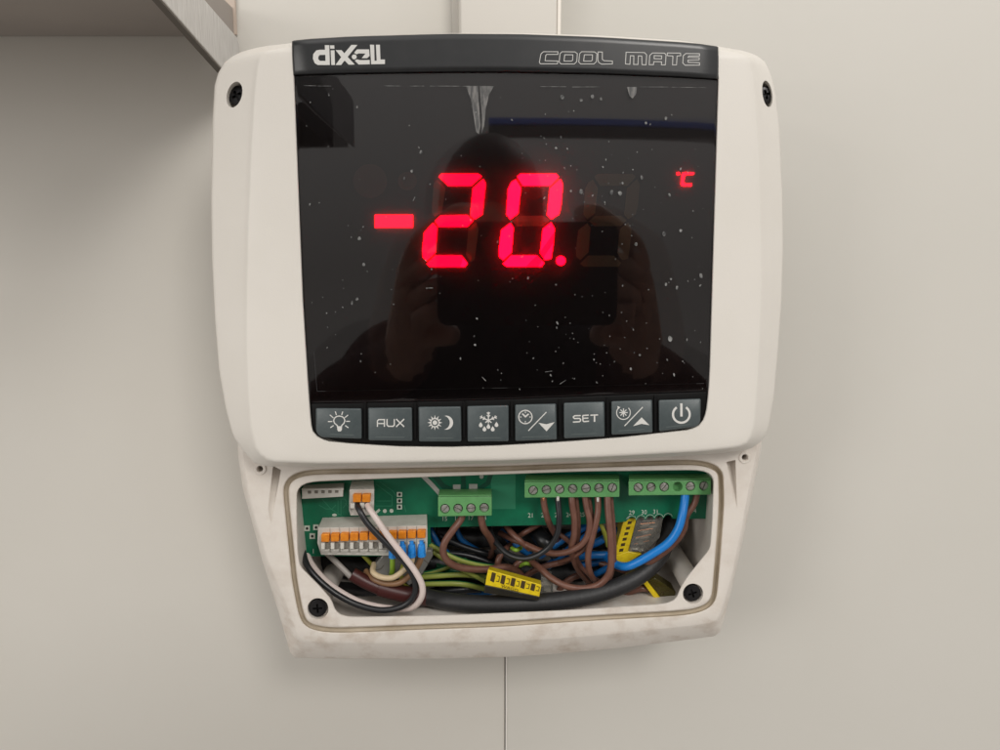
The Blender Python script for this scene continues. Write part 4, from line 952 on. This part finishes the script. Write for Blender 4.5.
# ================================================================== WHAT THE GLASS REFLECTS: the photographer behind the camera
skinm = mat('skin', (.38, .20, .14), .5, noise=(40, (.33, .17, .12), .4, .7))
sleeve = mat('maroon sleeve cloth', (.040, .015, .014), .85, noise=(60, (.060, .022, .020), .4, .7), spec=.15)
cloth = mat('dark jacket cloth', (.008, .008, .010), .85, noise=(60, (.014, .013, .015), .4, .7), bump=(400, .4), spec=.08)
def person():
    V = []; E = []; Rr = []
    def v(x, y, z, r, p=None, ry=None):
        V.append((x, y, z)); Rr.append((r, ry or r)); 
        if p is not None: E.append((p, len(V) - 1))
        return len(V) - 1
    pel = v(0, -.80, -.62, .155, None, .115)
    wa = v(0, -.80, -.48, .14, pel, .10); ch = v(0, -.79, -.30, .165, wa, .11); up = v(0, -.78, -.145, .17, ch, .09)
    nk = v(-.008, -.77, -.055, .062, up); hb = v(-.014, -.75, .0, .066, nk); hc = v(-.016, -.745, .055, .078, hb, .092); ht = v(-.016, -.755, .125, .062, hc, .07)
    for s in (-1, 1):
        sh_ = v(.20 * s, -.77, -.13, .070, up); ua = v(.255 * s, -.70, -.23, .062, sh_); el = v(.30 * s, -.56, -.22, .060, ua)
        wx = -.085 if s < 0 else .128
        fa = v((.235 * s + wx) / 2 + .01 * s, -.45, -.13, .048, el); wr = v(wx, -.36, -.075, .027, fa); pm = v(wx - .004 * s, -.315, -.035, .030, wr, .018)
        for k, (dx, dz, l) in enumerate(((0, .035, 1), (.002, .014, 1.05), (.002, -.006, .95), (.0, -.024, .8))):
            a = v(wx - .012 * s, -.300, -.02 + dz, .0100, pm); b = v(wx - .026 * s * l, -.288, -.012 + dz, .0088, a)
            c_ = v(wx - .050 * s * l, -.2815, -.008 + dz + (.012 if k == 0 else 0), .0080, b); v(wx - .068 * s * l, -.284, -.010 + dz + (.010 if k == 0 else 0), .0070, c_)
        t1 = v(wx - .020 * s, -.325, -.055, .0115, pm); v(wx - .048 * s, -.305, -.052, .0095, t1)
        hp = v(.095 * s, -.80, -.72, .085, pel); kn = v(.105 * s, -.78, -1.10, .060, hp); an = v(.110 * s, -.81, -1.50, .042, kn); v(.118 * s, -.68, -1.56, .036, an)
    me = bpy.data.meshes.new('p'); me.from_pydata(V, E, []); o = bpy.data.objects.new('p', me); COL.objects.link(o)
    sk = o.modifiers.new('s', 'SKIN'); sd = o.modifiers.new('d', 'SUBSURF'); sd.levels = 2; sd.render_levels = 2
    for i, d in enumerate(me.skin_vertices[0].data): d.radius = Rr[i]; d.use_root = (i == 0)
    dg = bpy.context.evaluated_depsgraph_get(); dg.update(); m2 = bpy.data.meshes.new_from_object(o.evaluated_get(dg)); bpy.data.objects.remove(o)
    for vv in m2.vertices:    # brow, nose and chin
        x, y, z = vv.co
        if z > -.06 and y > -.72:
            k = math.exp(-((x + .016) / .011) ** 2 - ((z - .035) / .018) ** 2) * .024 - sum(math.exp(-((x + .016 - e) / .013) ** 2 - ((z - .062) / .012) ** 2) * .008 for e in (-.03, .03))
            vv.co.y += k
    for m_ in (cloth, skinm, sleeve): m2.materials.append(m_)
    for p in m2.polygons:
        c = p.center; p.use_smooth = True
        p.material_index = 1 if (c.z > -.015 and abs(c.x) < .12 and c.y < -.6) or c.y > -.345 else (2 if abs(c.x) > .15 or c.y > -.62 else 0)
    b = bpy.data.objects.new('person', m2); COL.objects.link(b); return b
pe = person(); label(pe, 'person in a dark jacket holding up a phone, mirrored in the black display', 'person')
mb = MB()   # hair cap
P = []
for j in range(10):
    th = PI * .62 * j / 9
    P.append([Vector((-.016 + .086 * math.sin(th + .02) * math.cos(a), -.765 + .100 * math.sin(th + .02) * math.sin(a), .068 + .098 * math.cos(th) + (.05 * max(0, math.sin(a)) * (th / 2)))) for a in [2 * PI * i / 28 for i in range(28)]])
loft(mb, P, True, True); o = mb.build('hair', mat('dark hair', (.02, .013, .010), .6, bump=(600, .6)), None, ang=80); o.parent = pe
ph = empty('phone', (.022, -.276, -.006)); label(ph, 'black phone held sideways by the mirrored person', 'phone')
mb = MB(); hx, hz, r = .074, .037, .009
def rr(hx, hz, r): return [(sx * (hx - r) + r * math.cos(a), sz * (hz - r) + r * math.sin(a)) for sx, sz, a0 in ((1, 1, 0), (-1, 1, PI/2), (-1, -1, PI), (1, -1, 1.5*PI)) for a in [a0 + PI/2*k/6 for k in range(7)]]
loft(mb, [[Vector((x, y, z)) for x, z in rr(hx - i, hz - i, r)] for y, i in ((-.004, .0008), (-.0034, 0), (.0034, 0), (.004, .0008))], True, True)
o = mb.build('case', mat('phone case', (.012, .012, .013), .6, spec=.12), ph, ang=50)
lm = MB(); loft(lm, [[Vector((-.052 + rr_ * math.cos(a), y, .018 + rr_ * math.sin(a))) for a in [2 * PI * i / 24 for i in range(24)]] for y, rr_ in ((-.001, .0075), (.0052, .0075), (.0056, .0068))], True, True); lm.build('lens', M['bezel'], ph)
o.parent = ph
# dark rail with a blue edge across the room behind
rl = empty('wall_rail', (.30, -1.75, .42)); label(rl, 'dark rail with a blue edge mirrored across the top of the display', 'wall rail')
for nm, zc, h, m_ in (('bar', .350, .013, mat('rail grey', (.12, .12, .12), .6)), ('blue_edge', .374, .008, mat('blue edge', (.16, .24, .70), .5))):
    o = wbox(nm, -40, 1200, (zc - h) * 1000, (zc + h) * 1000, -1800, -1760, m_, 1); o.parent = rl; o.matrix_parent_inverse = Matrix.Translation(-rl.location)
